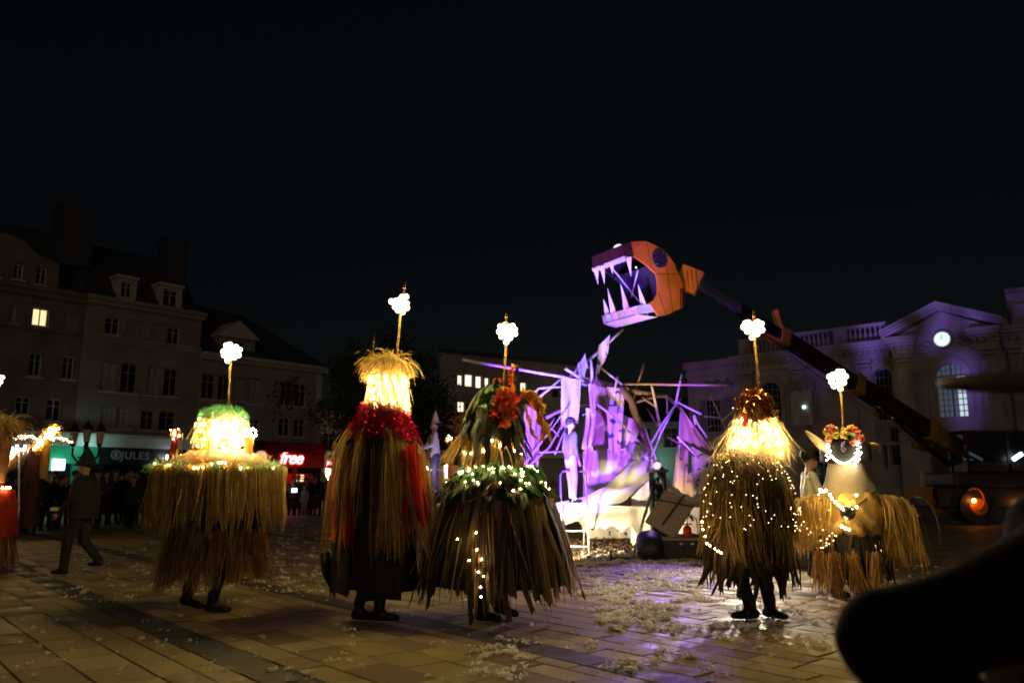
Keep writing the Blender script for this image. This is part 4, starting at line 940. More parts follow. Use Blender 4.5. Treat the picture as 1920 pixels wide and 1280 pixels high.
# ================================================================== figure 3: rooster headdress, leaf mantle, strip skirt
f = Fig(933, 8.7, "walker in a broad brown strip skirt with green leaf mantle and rooster headdress")
legs(f, [(f.p(905, 1150).x, -.12, R(-25), 0), (f.p(940, 1150).x, .12, R(-35), .03)], .9)
MB().lathe([(f.r(60), f.z(885)), (f.r(94), f.z(925)), (f.r(104), f.z(960)), (f.r(122), f.z(1030)), (f.r(128), f.z(1090))], 32, wob=.03).build("underskirt", "cloth_black", f.root, smooth=True)
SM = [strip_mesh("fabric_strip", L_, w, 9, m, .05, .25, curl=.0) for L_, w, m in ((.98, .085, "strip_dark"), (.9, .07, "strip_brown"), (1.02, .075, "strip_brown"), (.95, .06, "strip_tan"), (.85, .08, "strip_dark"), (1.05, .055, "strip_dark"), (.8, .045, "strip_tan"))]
for k in range(150):
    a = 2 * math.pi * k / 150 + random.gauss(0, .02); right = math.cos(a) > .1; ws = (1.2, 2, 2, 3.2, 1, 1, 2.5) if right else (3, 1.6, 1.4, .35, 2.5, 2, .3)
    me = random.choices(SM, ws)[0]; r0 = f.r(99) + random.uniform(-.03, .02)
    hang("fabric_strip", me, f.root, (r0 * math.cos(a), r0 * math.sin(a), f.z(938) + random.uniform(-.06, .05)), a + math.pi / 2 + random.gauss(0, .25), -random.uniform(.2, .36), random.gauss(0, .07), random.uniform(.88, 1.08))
ring_fringe("frayed_edge", 260, f.r(100), f.z(945), .9, .012, "raffia_brown", f.root, out=.36, grav=.12, jit=.05, dz=.06, seg=6)
MB().lathe([(f.r(40), f.z(872)), (f.r(70), f.z(890)), (f.r(95), f.z(925)), (f.r(104), f.z(952))], 28, wob=.04).build("mantle", "leaf_black", f.root, smooth=True)
LM = [leaf_mesh("leaf", L_, w, m) for L_, w, m in ((.17, .085, "leaf_green"), (.2, .07, "leaf_green"), (.15, .1, "leaf_green"), (.14, .075, "leaf_black"), (.14, .07, "strip_dark"), (.12, .07, "cloth_yellow"))]
for k in range(260):
    t = random.random(); a = random.uniform(0, 2 * math.pi) if k < 80 else random.uniform(math.pi, 2 * math.pi)
    r0 = f.r(52) + t * f.r(52); z0 = f.z(878) - t ** 1.4 * (f.z(878) - f.z(935))
    wt = (4, 4, 3, .3, .2, .05) if t < .55 else (.5, .5, .4, 3, 4, .35)
    me = random.choices(LM, wt)[0]
    hang("leaf", me, f.root, (r0 * math.cos(a), r0 * math.sin(a), z0 + .04), a + math.pi / 2 + random.gauss(0, .5), -random.uniform(.35, .85), random.gauss(0, .45), random.uniform(.8, 1.2))
for x, y in ((845, 912), (852, 925), (838, 905), (858, 934), (846, 938), (918, 955)):
    c = f.p(x, y, -.42 if x > 870 else -.2)
    o = MB()
    for k in range(9): a = k * .7; o.ico(c + V((.035 * math.cos(a), -.02 * math.sin(a * 2), .035 * math.sin(a))), .022, (1, .6, 1))
    o.build("yellow_flower", "petal_yellow", f.root, smooth=True)
# bell-shaped head
hx3 = f.p(925, 800).x
hp = [(f.r(47), f.z(885)), (f.r(49), f.z(850)), (f.r(47), f.z(810)), (f.r(42), f.z(775)), (f.r(30), f.z(745)), (f.r(10), f.z(725))]
MB().lathe(hp, 26, (hx3, 0, 0), wob=.03).build("head_bell", "leaf_black", f.root, smooth=True)
ro, t = ring_roots(1000, f.r(48), f.z(832), .06, 1, 1, .02); ro[:, 0] += hx3
strands("straw_beard", ro, np.stack([np.cos(t) * .2, np.sin(t) * .2, -1 + 0 * t], 1), .31, .008, "raffia", f.root, seg=5, grav=.2, jit=.07, clump=60)
ro, t = ring_roots(150, f.r(54), f.z(815), .05, 1, 1, .02, 3.0, 3.6); ro[:, 0] += hx3
strands("straw_tassel", ro, np.stack([np.cos(t) * .9, np.sin(t) * .5, -1 + 0 * t], 1), .34, .009, "raffia", f.root, seg=5, grav=.06, jit=.05)
FE = [leaf_mesh("feather", L_, w, m, .1) for L_, w, m in ((.3, .07, "leaf_black"), (.26, .06, "leaf_black"), (.34, .065, "leaf_grey"), (.22, .06, "leaf_grey"))]
for k in range(150):
    t = random.random(); i = t * 4; q = int(i); u = i - q; r0 = hp[q + 1][0] * (1 - u) + hp[min(q + 2, 5)][0] * u; z0 = hp[q + 1][1] * (1 - u) + hp[min(q + 2, 5)][1] * u
    a = random.uniform(0, 2 * math.pi); wl_ = math.cos(a) < -.45
    me = random.choices(FE, (1, 1, 3, 2) if wl_ else (4, 4, .0, .0))[0]
    hang("feather", me, f.root, (hx3 + (r0 + .01) * math.cos(a), (r0 + .01) * math.sin(a), z0 + .05), a + math.pi / 2 + random.gauss(0, .2), -random.uniform(.1, .45), random.gauss(0, .2), random.uniform(.8, 1.15))
# red and orange cloths gathered to a crest
def rag(name, pts, w, m, seed, seg=10, rip=.007, dy=-.3):
    """twisted strip of cloth following photo points"""
    rnd = random.Random(seed); P_ = [f.p(x, y, dy if len(q) < 1 else q[0]) for x, y, *q in pts]; v = []; fa = []; n = seg
    for k in range(n + 1):
        t = k / n * (len(P_) - 1); i = min(int(t), len(P_) - 2); c = P_[i].lerp(P_[i + 1], t - i); d = (P_[i + 1] - P_[i]).normalized(); s_ = d.cross(V((0, 1, 0))).normalized(); th = 1.1 * math.sin(k * .9 + seed)
        s2 = s_ * math.cos(th) + V((0, 1, 0)) * math.sin(th); ww = w * (1 + .4 * math.sin(k * 1.7 + seed)) / 2
        for j in range(5): u = j / 4 * 2 - 1; v.append(c + s2 * ww * u + V((rnd.uniform(-1, 1), rnd.uniform(-1, 1), rnd.uniform(-1, 1))) * rip)
        if k:
            b = 5 * (k - 1)
            for j in range(4): fa.append((b + j, b + j + 1, b + j + 6, b + j + 5))
    return MB().add(v, fa).build(name, m, f.root, True)
for k, (pts, w, m) in enumerate((([(945, 732), (938, 765), (932, 798)], .2, "tulle_red"), ([(955, 728), (946, 755), (944, 802)], .16, "tulle_orange"), ([(935, 742), (930, 770), (925, 785)], .12, "tulle_red"), ([(965, 735), (960, 765), (955, 785)], .13, "tulle_red"), ([(940, 725), (952, 750), (958, 790)], .10, "cloth_yellow"),
        ([(962, 732), (960, 712), (958, 695), (964, 684)], .075, "tulle_orange"), ([(968, 730), (966, 705), (970, 690)], .06, "leaf_grey"), ([(957, 720), (955, 700), (962, 692)], .05, "tulle_red"), ([(966, 700), (972, 688), (974, 680)], .04, "leaf_green"),
        ([(978, 730), (1000, 740), (1012, 760), (1018, 790), (1034, 828)], .075, "cloth_yellow"), ([(985, 738), (1005, 752), (1010, 780), (1022, 815)], .07, "cloth_yellow"), ([(975, 740), (992, 745), (1008, 770), (1016, 800), (1018, 826)], .06, "tulle_orange"), ([(984, 760), (992, 790), (1000, 815), (1008, 824)], .06, "cloth_yellow"),
        ([(936, 716), (920, 728), (912, 748), (905, 765)], .12, "leaf_green"), ([(930, 722), (918, 740), (908, 760)], .09, "leaf_green"), ([(925, 715), (935, 712), (942, 716)], .05, "tulle_red"), ([(990, 735), (1010, 750), (1020, 775)], .09, "cloth_yellow"))):
    rag("gathered_cloth", pts, w, m, k + 1, 12)
L3 = [V(((f.r(50) + .02) * math.cos(a) + hx3, (f.r(50) + .02) * math.sin(a), f.z(842) + random.gauss(0, .04))) for a in np.linspace(3.3, 6.1, 11)]
L3 += [V((f.r(60) * math.cos(a) + hx3, (f.r(60)) * math.sin(a) - .02, f.z(884) + random.gauss(0, .018))) for a in np.linspace(3.1, 6.25, 16)]
fairy(f, L3, .012, "fairy_soft")
fairy(f, [V(((f.r(62) + t * f.r(38)) * math.cos(a), (f.r(62) + t * f.r(38)) * math.sin(a) - .03, f.z(884) - t ** 1.3 * .26 + .06)) for a, t in [(random.uniform(3.2, 6.2), random.random()) for k in range(44)]], .007, "fairy_soft")
fairy(f, [f.p(x, y, -.72 - (y - 990) * .0008) for x, y in ((893, 998), (894, 1030), (903, 1048), (897, 1072), (906, 1080), (901, 1100), (902, 1118), (858, 1010), (880, 1050))], .008, "fairy_soft")
globe_cluster(f, 951, 626, [(944, 740), (947, 680), (950, 620), (949, 588)], seed=3, size=19)

# ================================================================== figure 4: egg of straw dotted with tiny lights
f = Fig(1403, 8.75, "round straw covered walker dotted with tiny lights under a gold tinsel cap")
legs(f, [(f.p(1405, 1150).x, -.05, R(190), 0), (f.p(1446, 1150).x, .02, R(-60), 0)], .88, r=.1)
ep = [(f.r(20), f.z(842)), (f.r(48), f.z(862)), (f.r(70), f.z(900)), (f.r(80), f.z(945)), (f.r(80), f.z(990)), (f.r(70), f.z(1040)), (f.r(55), f.z(1075))]
MB().lathe(ep, 28, wob=.03).build("costume_body", "cloth_brown", f.root, smooth=True)
Q = on_cone(1250, ep[:5], False); ro = np.array([tuple(q[0]) for q in Q]); an = np.array([q[1] for q in Q])
keep = ~((np.abs(an - 5.25) < .5) & (ro[:, 2] > f.z(985)) & (RNG.random(len(an)) < .8)); ro = ro[keep]; an = an[keep]; n = len(an)
strands("straw_coat", ro, np.stack([np.cos(an) * .5, np.sin(an) * .5, -.8 + 0 * an], 1) + RNG.normal(0, .1, (n, 3)), RNG.uniform(.22, .5, n), .009, "raffia", f.root, seg=7, grav=.6, jit=.14, clump=150)
ring_fringe("straw_coat", 300, f.r(76), f.z(940), .42, .011, "raffia_brown", f.root, out=.12, grav=.5, jit=.05, dz=.25, seg=6)
LS = [strip_mesh("ragged_strip", L_, w, 6, m, .05, .5) for L_, w, m in ((.45, .09, "strip_dark"), (.38, .08, "strip_dark"), (.48, .07, "cloth_brown"), (.3, .05, "tulle_red"), (.4, .05, "strip_brown"))]
for k in range(64):
    a = 2 * math.pi * k / 64 + random.gauss(0, .04); r0 = f.r(66) + random.uniform(-.04, .06)
    hang("ragged_strip", random.choices(LS, (4, 4, 4, .5, 2))[0], f.root, (r0 * math.cos(a), r0 * math.sin(a), f.z(1028) + random.uniform(-.05, .12)), a + math.pi / 2 + random.gauss(0, .3), -random.uniform(.05, .3), random.gauss(0, .12), random.uniform(.85, 1.1))
hx4 = f.p(1417, 800).x
MB().lathe([(f.r(44), f.z(850)), (f.r(36), f.z(815)), (f.r(28), f.z(780)), (f.r(18), f.z(765))], 22, (hx4, 0, 0)).build("neck", "raffia_pale", f.root, smooth=True)
ro, t = ring_roots(420, f.r(27), f.z(775), .03, 1, 1, .02); ro[:, 0] += hx4
strands("neck_straw", ro, np.stack([np.cos(t) * .55, np.sin(t) * .55, -1 + 0 * t], 1), RNG.uniform(.35, .6, 420), .009, "raffia_pale", f.root, seg=6, grav=.08, jit=.08)
ro, t = ring_roots(320, f.r(50), f.z(855), .05, 1, 1, .05); strands("loose_straw", ro, np.stack([-np.sin(t), np.cos(t), 0 * t - .2], 1) + RNG.normal(0, .5, (320, 3)), .3, .009, "raffia_pale", f.root, seg=6, grav=.14, jit=.25)
cp = [(f.r(31), f.z(790)), (f.r(31), f.z(768)), (f.r(27), f.z(750)), (f.r(15), f.z(738)), (.01, f.z(734))]
MB().lathe(cp, 20, (hx4, 0, 0)).build("cap", "tinsel_gold", f.root, smooth=True)
tn = tinsel("tinsel_cap", f.root, [(r_ + .005, z_) for r_, z_ in cp], 2600, .05, "tinsel_gold", .010); tn.location.x = hx4
ribbon = [drape("cap_ribbon", [f.p(x0, 775, -.17), f.p(x0 + 9, 775, -.17), f.p(x0 + 12, 800, -.19), f.p(x0 - 2, 800, -.19)], m, f.root, 4, 5, .01, 1, 4) for x0, m in ((1393, "tulle_red"), (1434, "tulle_red"), (1412, "cloth_yellow"))]
pts = [p + V((hx4, 0, 0)) for p in helix(70, f.r(43), f.r(30), f.z(842), f.z(785), 6, .012)] + [f.p(1456 + k * 1.2, 815 + k * 6, -.1) for k in range(7)]
fairy(f, pts, .013, "fairy", wire=False)
fairy(f, [V(((q[0].x) * 1.12, q[0].y * 1.24 - .03, q[0].z)) for q in on_cone(105, ep[1:5])] + [f.p(random.uniform(1480, 1560), random.uniform(930, 1050), .3) for k in range(0)], .0032, "fairy_tiny", wire=False)
fairy(f, [f.p(x, y, -.45) for x, y in ((1318, 992), (1322, 1005), (1325, 1018), (1331, 1022), (1340, 1028), (1346, 1033), (1352, 1036), (1316, 978))], .008, "fairy_soft")
globe_cluster(f, 1411, 617, [(1424, 745), (1420, 690), (1415, 640), (1413, 582)], "lamp_globe_amber", seed=4, size=19)
MB().tube([f.p(1424, 735), f.p(1418, 710), f.p(1422, 690), f.p(1416, 660), f.p(1417, 640)], .004, 5).build("lamp_cable", "raffia_pale", f.root)

# ================================================================== figure 5: horned beast with flower crown
f = Fig(1597, 10.3, "horned walker in gold satin with crossed straps, flower crown and raffia shoulders")
legs(f, [(f.p(1575, 1150).x, .05, R(-70), 0), (f.p(1620, 1150).x, -.02, R(-45), 0)], .85, r=.12)
bp_ = [(f.r(44), f.z(862)), (f.r(46), f.z(890)), (f.r(54), f.z(922)), (f.r(58), f.z(950)), (f.r(60), f.z(985)), (f.r(52), f.z(1005)), (f.r(50), f.z(1050))]
MB().lathe([(r_ * (.6 if k_ < 3 else .9), z_) for k_, (r_, z_) in enumerate(bp_)], 26, sy=.8).build("costume_body", "cloth_black", f.root, smooth=True)
# burlap veil and satin chest as slightly larger shells
MB().lathe([(f.r(31), f.z(862)), (f.r(34), f.z(878)), (f.r(38), f.z(892)), (f.r(44), f.z(908)), (f.r(52), f.z(926)), (f.r(53), f.z(932))], 44, wob=.06, sy=.85).build("burlap_veil", "burlap", f.root, smooth=True)
v = MB(); nn = 40
v.lathe([(f.r(50), f.z(922)), (f.r(54), f.z(930)), (f.r(57) + .01, f.z(940)), (f.r(59), f.z(952)), (f.r(60) + .012, f.z(965)), (f.r(59), f.z(976)), (f.r(57) + .01, f.z(986)), (f.r(50), f.z(1000)), (f.r(40), f.z(1004))], 72, wob=.0, sy=.86)
v.v = [tuple(V((x, y, z)) * 1.0 + V((x, y, 0)).normalized() * (.022 * math.sin(x * 23 + z * 19) + .018 * math.sin(x * 41 - z * 33 + 1) + .012 * math.sin(z * 60 + x * 17))) for x, y, z in v.v]; v.build("satin_chest", "satin_gold", f.root, smooth=True)
def band(p, w, m, name):
    o = MB()
    for k in range(5):
        q = [f.p(x, y, d_) + V((0, -.004 * k, (k - 2) * w / 5)) for x, y, d_ in p]; o.tube(q, w / 9, 6)
    o.build(name, m, f.root, True)
band([(1545, 925, -.22), (1565, 942, -.36), (1588, 960, -.43), (1615, 985, -.38), (1635, 1005, -.25)], .07, "strap", "strap")
band([(1640, 925, -.2), (1620, 940, -.33), (1592, 960, -.44), (1565, 985, -.38), (1535, 1008, -.2)], .07, "strap", "strap")
c = f.p(1590, 961, -.47); MB().tube([c + V((0, .03, 0)), c + V((0, -.02, 0)), c + V((0, -.035, 0))], [.085, .085, .06], 22).build("buckle", "chrome", f.root, smooth=True)
MB().tube([c + V((0, -.03, 0)), c + V((0, -.045, 0))], [.055, .05], 18).build("buckle_centre", "shoe", f.root)
for s_, n in ((-1, 700), (1, 650)):
    xs = f.r(45 if s_ > 0 else -48); ro = np.stack([xs + s_ * RNG.uniform(-.06, .30, n), RNG.uniform(-.3, .22, n), np.zeros(n)], 1); ro[:, 2] = f.z(928) - ((np.abs(ro[:, 0]) - abs(xs)) / .34) ** 2 * .08 + RNG.uniform(-.03, .02, n)
    di = np.stack([s_ * RNG.uniform(.0, .6, n), RNG.normal(-.15, .35, n), RNG.uniform(-.3, .25, n)], 1)
    strands("raffia_shoulder", ro, di, (RNG.uniform(.4, .75, n) if s_ < 0 else RNG.uniform(.45, .95, n)), .010, "raffia", f.root, seg=9, grav=.9, jit=.17, clump=70)
    MB().ball((xs + s_ * .08, -.02, f.z(945)), .15, sc=(1.1, 1, .7)).build("shoulder_pad", "raffia_brown", f.root, smooth=True)
for k, (x, n) in enumerate(((1534, 80), (1563, 95), (1600, 95), (1640, 80))):
    q = f.p(x, 1040, -.40 - .04 * (k % 2)); ro = np.array([tuple(q)] * n) + RNG.normal(0, .035, (n, 3)); strands("raffia_tassel", ro, np.array([[0, -.02, -1]] * n) + RNG.normal(0, .13, (n, 3)), RNG.uniform(.34, .52, n), .010, "raffia_brown", f.root, seg=5, grav=.12, jit=.06, floor=.03)
LS5 = [strip_mesh("dark_ribbon", L_, w, 6, m, .04, .3) for L_, w, m in ((.6, .05, "cloth_black"), (.7, .06, "strip_dark"), (.65, .05, "cloth_black"), (.5, .04, "tulle_red"))]
for k in range(56):
    a = 2 * math.pi * k / 56; r0 = f.r(54)
    hang("dark_ribbon", random.choices(LS5, (4, 3, 4, .25))[0], f.root, (r0 * math.cos(a), r0 * .8 * math.sin(a), f.z(1000) + random.uniform(-.03, .03)), a + math.pi / 2 + random.gauss(0, .3), -random.uniform(.0, .2), random.gauss(0, .08), random.uniform(.85, 1.1))
hx5 = f.p(1583, 850).x; hz5 = f.z(848)
MB().bevbox(hx5 - f.r(35), hx5 + f.r(37), -.24, .24, f.z(868), f.z(828), .05).build("muzzle_box", "cloth_black", f.root, smooth=True)
MB().ball((hx5, 0, f.z(828)), f.r(34), sc=(1.0, .85, .6)).build("skull", "cloth_black", f.root, smooth=True)
for pts, rad in (([(1553, 842), (1538, 833), (1524, 820), (1511, 808)], [.062, .058, .04, .012]), ([(1612, 838), (1626, 836), (1638, 834), (1650, 836)], [.055, .05, .038, .014])):
    MB().tube([f.p(x, y, -.1) for x, y in pts], rad, 10).build("horn", "horn", f.root, smooth=True)
MB().tube([f.p(1647, 836, -.1), f.p(1652, 840, -.1), f.p(1647, 845, -.1)], .004, 5).build("horn_ring", "horn", f.root)
rnd5 = random.Random(5)
for k in range(34):
    x = rnd5.uniform(1546, 1614); y = 812 + rnd5.uniform(-12, 16) + abs(x - 1582) * .12; c = f.p(x, y, rnd5.uniform(-.26, -.05)); o = MB(); m = rnd5.choices(("petal_yellow", "petal_pink", "leaf_green", "petal_lilac"), (3, 3, 3, .5))[0]
    if 1560 > x or x > 1600: m = rnd5.choices(("petal_pink", m), (3, 1))[0]
    if m == "leaf_green":
        hang("crown_leaf", leaf_mesh("crown_leaf", .16, .08, m), f.root, c, rnd5.uniform(-1, 1), -rnd5.uniform(.5, 2.2), rnd5.uniform(-1, 1)); continue
    for q in range(7): a = q * .9; rr_ = rnd5.uniform(.02, .038); o.ico(c + V((rr_ * math.cos(a), -.02 * (q % 2), rr_ * math.sin(a))), .026, (1, .5, 1))
    o.build("crown_flower", m, f.root, smooth=True)
o = MB()
for k in range(14): o.ico(f.p(1582 + rnd5.uniform(-4, 4), 828 + k * 1.3, -.27), .014)
o.build("wisteria", "petal_lilac", f.root, smooth=True)
arc = [f.p(1550 + 64 * t, 868 - 26 * (2 * t - 1) ** 2 + (6 if t > .8 else 0), -.28) for t in np.linspace(0, 1, 26)] + [f.p(1553 + rnd5.uniform(-4, 4), y, -.27) for y in np.linspace(832, 862, 8)] + [f.p(1606 + rnd5.uniform(-6, 8), y, -.27) for y in np.linspace(830, 872, 12)]
fairy(f, arc, .0105, "fairy_white")
fairy(f, [f.p(x, y, -.53) for x, y in ((1543, 921), (1538, 918), (1556, 927), (1560, 934), (1572, 946), (1605, 928), (1606, 950), (1578, 986), (1585, 990), (1592, 992), (1548, 919), (1566, 940), (1578, 951))], .015, "fairy_soft")
fairy(f, [f.p(random.uniform(1500, 1570), random.uniform(955, 1030), -.3) for k in range(22)] + [f.p(random.uniform(1640, 1655), random.uniform(1010, 1045), -.2) for k in range(6)], .005, "fairy_tiny", wire=False)
MB().tube([f.p(1618, 872, -.1), f.p(1626, 890, -.1), f.p(1632, 910, -.1), f.p(1639, 926, -.1)], .005, 5).build("lamp_cable", "trim_white", f.root)
globe_cluster(f, 1571, 712, [(1582, 830), (1579, 770), (1575, 720), (1573, 688)], seed=6, size=17)

# ================================================================== figure 0: half out of the frame at the left
f = Fig(-30, 13.6, "red tunic walker with bushy straw hair cut off by the picture's edge")
legs(f, [(-.15, 0, R(-30), 0), (.15, 0, R(-30), 0)], .86)
MB().lathe([(f.r(20), f.z(905)), (f.r(42), f.z(918)), (f.r(50), f.z(945)), (f.r(52), f.z(1000)), (f.r(46), f.z(1010))], 40, wob=.16).build("tunic", "tulle_red", f.root, smooth=True)
ring_fringe("straw_skirt", 900, f.r(44), f.z(995), f.z(995) - f.z(1052), .012, "raffia_brown", f.root, out=.1, grav=.2, jit=.05, dz=.05)
MB().lathe([(f.r(24), f.z(905)), (f.r(26), f.z(870)), (f.r(30), f.z(830)), (f.r(20), f.z(790))], 20).build("neck", "raffia_brown", f.root, smooth=True)
n = 800; ro = np.stack([RNG.normal(0, f.r(20), n), RNG.normal(0, f.r(16), n), f.z(790) + RNG.uniform(-.25, .1, n)], 1); di = RNG.normal(0, 1, (n, 3)) * [1.3, 1, .3] + [0, 0, .2]
strands("straw_hair", ro, di, RNG.uniform(.25, .45, n), .014, "raffia", f.root, seg=5, grav=.22, jit=.1)
fairy(f, [V((f.r(40) * math.cos(a), f.r(40) * math.sin(a), f.z(914))) for a in np.linspace(3.4, 6.2, 16)], .016, "fairy_soft")
globe_cluster(f, -8, 715, [(-14, 830), (-12, 760), (-9, 700)], "lamp_globe_small", seed=8, size=12)
# ------------------------------------------------------------------ stage: cloth and pole creature
mat("pole_white", (.55, .52, .5), .5, var=.15, scale=6)
mat("pole_wood", (.40, .27, .16), .65, var=.25, scale=6, stretch=(4, 4, 4))
mat("pole_bark", (.17, .11, .08), .8, var=.35, scale=10, bump=.4, bscale=30)
mat("cloth_white", (.70, .66, .60), .85, var=.1, scale=2, trans=.25, bump=.15, bscale=18)
mat("cloth_print", (.66, .60, .53), .85, var=.08, scale=5.5, c2=(.05, .06, .16), cmix=(.60, .63), trans=.2, detail=1.5)
mat("cloth_tan", (.45, .31, .21), .85, var=.15, scale=3, c2=(.06, .05, .08), cmix=(.64, .67), trans=.2)
mat("cloth_ochre", (.62, .38, .12), .85, var=.2, scale=2, trans=.3)
mat("alu", (.6, .6, .62), .32, metal=.85, var=.1)
mat("steel_dark", (.03, .03, .035), .45, metal=.7, var=.3)
mat("stage_black", (.014, .014, .015), .55, var=.3, scale=6)
mat("barn_panel", (.30, .22, .20), .6, var=.25, scale=7, stretch=(1, 1, 8))
mat("canister_red", (.5, .02, .015), .35, var=.1)
mat("mulch", (.10, .06, .035), .95, var=.4, scale=20, island=.5)
glow("led_violet", (.2, .06, 1), .4); glow("led_warm", (1, .8, .5), 3)
SY = 19.0
sc_root = empty("cloth_creature", (2.5, SY, 0), 0, "sprawling creature of lashed poles and white cloths lit violet", "sculpture")
def S(px, py, Y=SY): return at(px, py, Y) - V((2.5, SY, 0))
def pole(pts, r, m="pole_white", Y=SY, n=7):
    P_ = [S(p[0], p[1], p[2] if len(p) > 2 else Y) for p in pts]; q = []
    for i in range(len(P_) - 1): q += [P_[i], P_[i].lerp(P_[i + 1], .5) + V((random.gauss(0, .008), random.gauss(0, .008), random.gauss(0, .008)))]
    q.append(P_[-1]); k = len(q)
    rad = [((r[0] + (r[1] - r[0]) * i / (k - 1)) if isinstance(r, tuple) else r) * (.72 if m == 'pole_white' else .85) for i in range(k)]
    MB().tube(q, rad, n).build("pole", m, sc_root, smooth=True)
PO = [([(867, 674, 17.6), (960, 690, 17.9), (1055, 706, 18.3), (1100, 722, 18.6)], .05, "pole_white"), ([(1165, 720, 18.9), (1260, 721, 18.3), (1363, 722, 17.8)], .034, "pole_wood"),
      ([(1070, 706, 18.6), (1098, 680, 18.8), (1122, 660, 19), (1168, 617, 19.3)], (.055, .05), "pole_white"), ([(1108, 672, 18.4), (1110, 725, 18.4)], .05, "pole_white"),
      ([(1060, 691, 18.2), (1094, 714, 18.5)], .05, "pole_white"), ([(997, 740, 18.2), (1010, 728, 18.2), (1062, 725, 18.4)], .038, "pole_white"), ([(1000, 753, 18.6), (1058, 704, 18.8)], .04, "pole_white"),
      ([(1024, 783, 18.8), (1045, 772, 18.9), (1102, 758, 19.3)], .055, "pole_white"), ([(1066, 760, 18.2), (985, 868, 18.0)], .022, "pole_white"), ([(985, 880, 18.2), (1030, 838, 18.4), (1062, 782, 18.7)], .03, "pole_white"),
      ([(1010, 848, 18.3), (1062, 846, 18.6)], .03, "pole_white"), ([(1040, 852, 18.5), (1066, 792, 18.8)], .03, "pole_white"), ([(1040, 783, 18.8), (1030, 800, 18.7), (1048, 818, 18.7)], .022, "pole_white"),
      ([(1128, 690, 19), (1178, 730, 18.8)], .035, "pole_white"), ([(1080, 706, 18.7), (1120, 716, 18.9), (1165, 727, 19), (1215, 738, 19), (1248, 742, 18.9), (1272, 760, 18.8), (1280, 772, 18.8)], (.10, .05), "pole_bark"),
      ([(1190, 735, 19.2), (1208, 680, 19.4)], .03, "pole_wood"), ([(1186, 762, 19), (1192, 733, 19)], .035, "pole_white"), ([(1220, 717, 18.6), (1228, 752, 18.6), (1240, 812, 18.6)], .045, "pole_white"),
      ([(1267, 756, 18.6), (1278, 702, 18.5)], .034, "pole_white"), ([(1221, 830, 18.3), (1245, 790, 18.4), (1277, 747, 18.6)], .034, "pole_white"), ([(1218, 862, 18.4), (1240, 810, 18.4), (1262, 768, 18.5)], .034, "pole_white"),
      ([(1268, 752, 18.5), (1315, 776, 18.1)], .036, "pole_white"), ([(1158, 706, 18.7), (1149, 752, 18.7)], .036, "pole_white"), ([(1165, 726, 18.8), (1184, 752, 18.7), (1196, 790, 18.5), (1210, 830, 18.4), (1218, 866, 18.3), (1226, 888, 18.2)], (.11, .075), "pole_bark"),
      ([(1198, 780, 18.6), (1222, 840, 18.4), (1240, 885, 18.3)], .035, "pole_white"), ([(1112, 752, 18.2), (1160, 790, 18.1), (1212, 842, 18.0)], .04, "pole_white"), ([(1204, 744, 18.9), (1232, 764, 18.7)], .034, "pole_wood"),
      ([(1270, 818, 18), (1290, 838, 18), (1310, 858, 18)], .036, "pole_white"), ([(1302, 778, 18.2), (1312, 800, 18.2), (1326, 820, 18.2)], .03, "pole_white"), ([(1300, 778, 18.3), (1304, 796, 18.3)], .03, "pole_white"),
      ([(1333, 743, 17.6), (1352, 786, 17.6), (1372, 830, 17.6)], .02, "pole_wood"), ([(1320, 780, 17.7), (1350, 783, 17.6)], .02, "pole_white"), ([(1353, 789, 17.4), (1382, 764, 17.2)], .026, "pole_white"), ([(1325, 804, 17.6), (1335, 796, 17.6)], .014, "pole_wood"),
      ([(1276, 774, 18.8), (1273, 855, 18.8)], .036, "pole_white"), ([(1250, 818, 18.8), (1290, 842, 18.8)], .035, "pole_bark"), ([(1302, 858, 18.1), (1318, 850, 18.1), (1340, 866, 18.0)], .03, "pole_white"), ([(1213, 765, 18.9), (1233, 800, 18.7)], .02, "pole_bark"),
      ([(1250, 740, 18.8), (1251, 775, 18.8)], .03, "pole_white"), ([(1185, 756, 18.9), (1246, 740, 18.8)], .04, "pole_bark"), ([(1190, 832, 18.6), (1172, 842, 18.6), (1160, 842, 18.7)], .035, "pole_white"), ([(1008, 900, 18.6), (985, 862, 18.6)], .05, "pole_white"),
      ([(835, 912, 16.8), (868, 868, 16.9), (895, 842, 17.0)], .035, "pole_wood"), ([(888, 795, 19.5), (893, 815, 19.5)], .025, "pole_white"), ([(1092, 778, 18.9), (1135, 765, 18.8)], .025, "pole_white")]
for pts, r, m in PO: pole(pts, r, m)
def cloth(c, m="cloth_white", nx=9, ny=14, rip=.05, freq=1.5, sag=0, rag=.05):
    drape("cloth", [S(*q) for q in c], m, sc_root, nx, ny, rip, freq, random.randint(0, 999), True, sag, rag)
cloth([(1052, 706, 18.3), (1090, 712, 18.4), (1083, 792, 18.4), (1052, 804, 18.3)], rip=.04)
cloth([(1078, 692, 18.6), (1098, 662, 18.7), (1104, 690, 18.5), (1086, 716, 18.3)], rip=.05)
cloth([(1122, 648, 18.9), (1144, 627, 19.0), (1140, 662, 18.9), (1116, 714, 18.8)], "cloth_print", rip=.03)
cloth([(1103, 720, 18.2), (1117, 720, 18.2), (1117, 764, 18.1), (1108, 782, 18.1)], rip=.015, rag=0)
cloth([(1098, 764, 18.4), (1118, 768, 18.5), (1112, 836, 18.4), (1092, 842, 18.3)], rip=.06, freq=2)
cloth([(1096, 842, 18.5), (1112, 836, 18.5), (1108, 900, 18.5), (1094, 905, 18.5)], "cloth_tan", rip=.04)
cloth([(1136, 724, 18.7), (1172, 730, 18.8), (1168, 776, 18.6), (1138, 772, 18.5)], "cloth_print", rip=.05)
cloth([(1138, 770, 18.6), (1168, 774, 18.6), (1166, 850, 18.8), (1142, 848, 18.8)], "cloth_print", rip=.05)
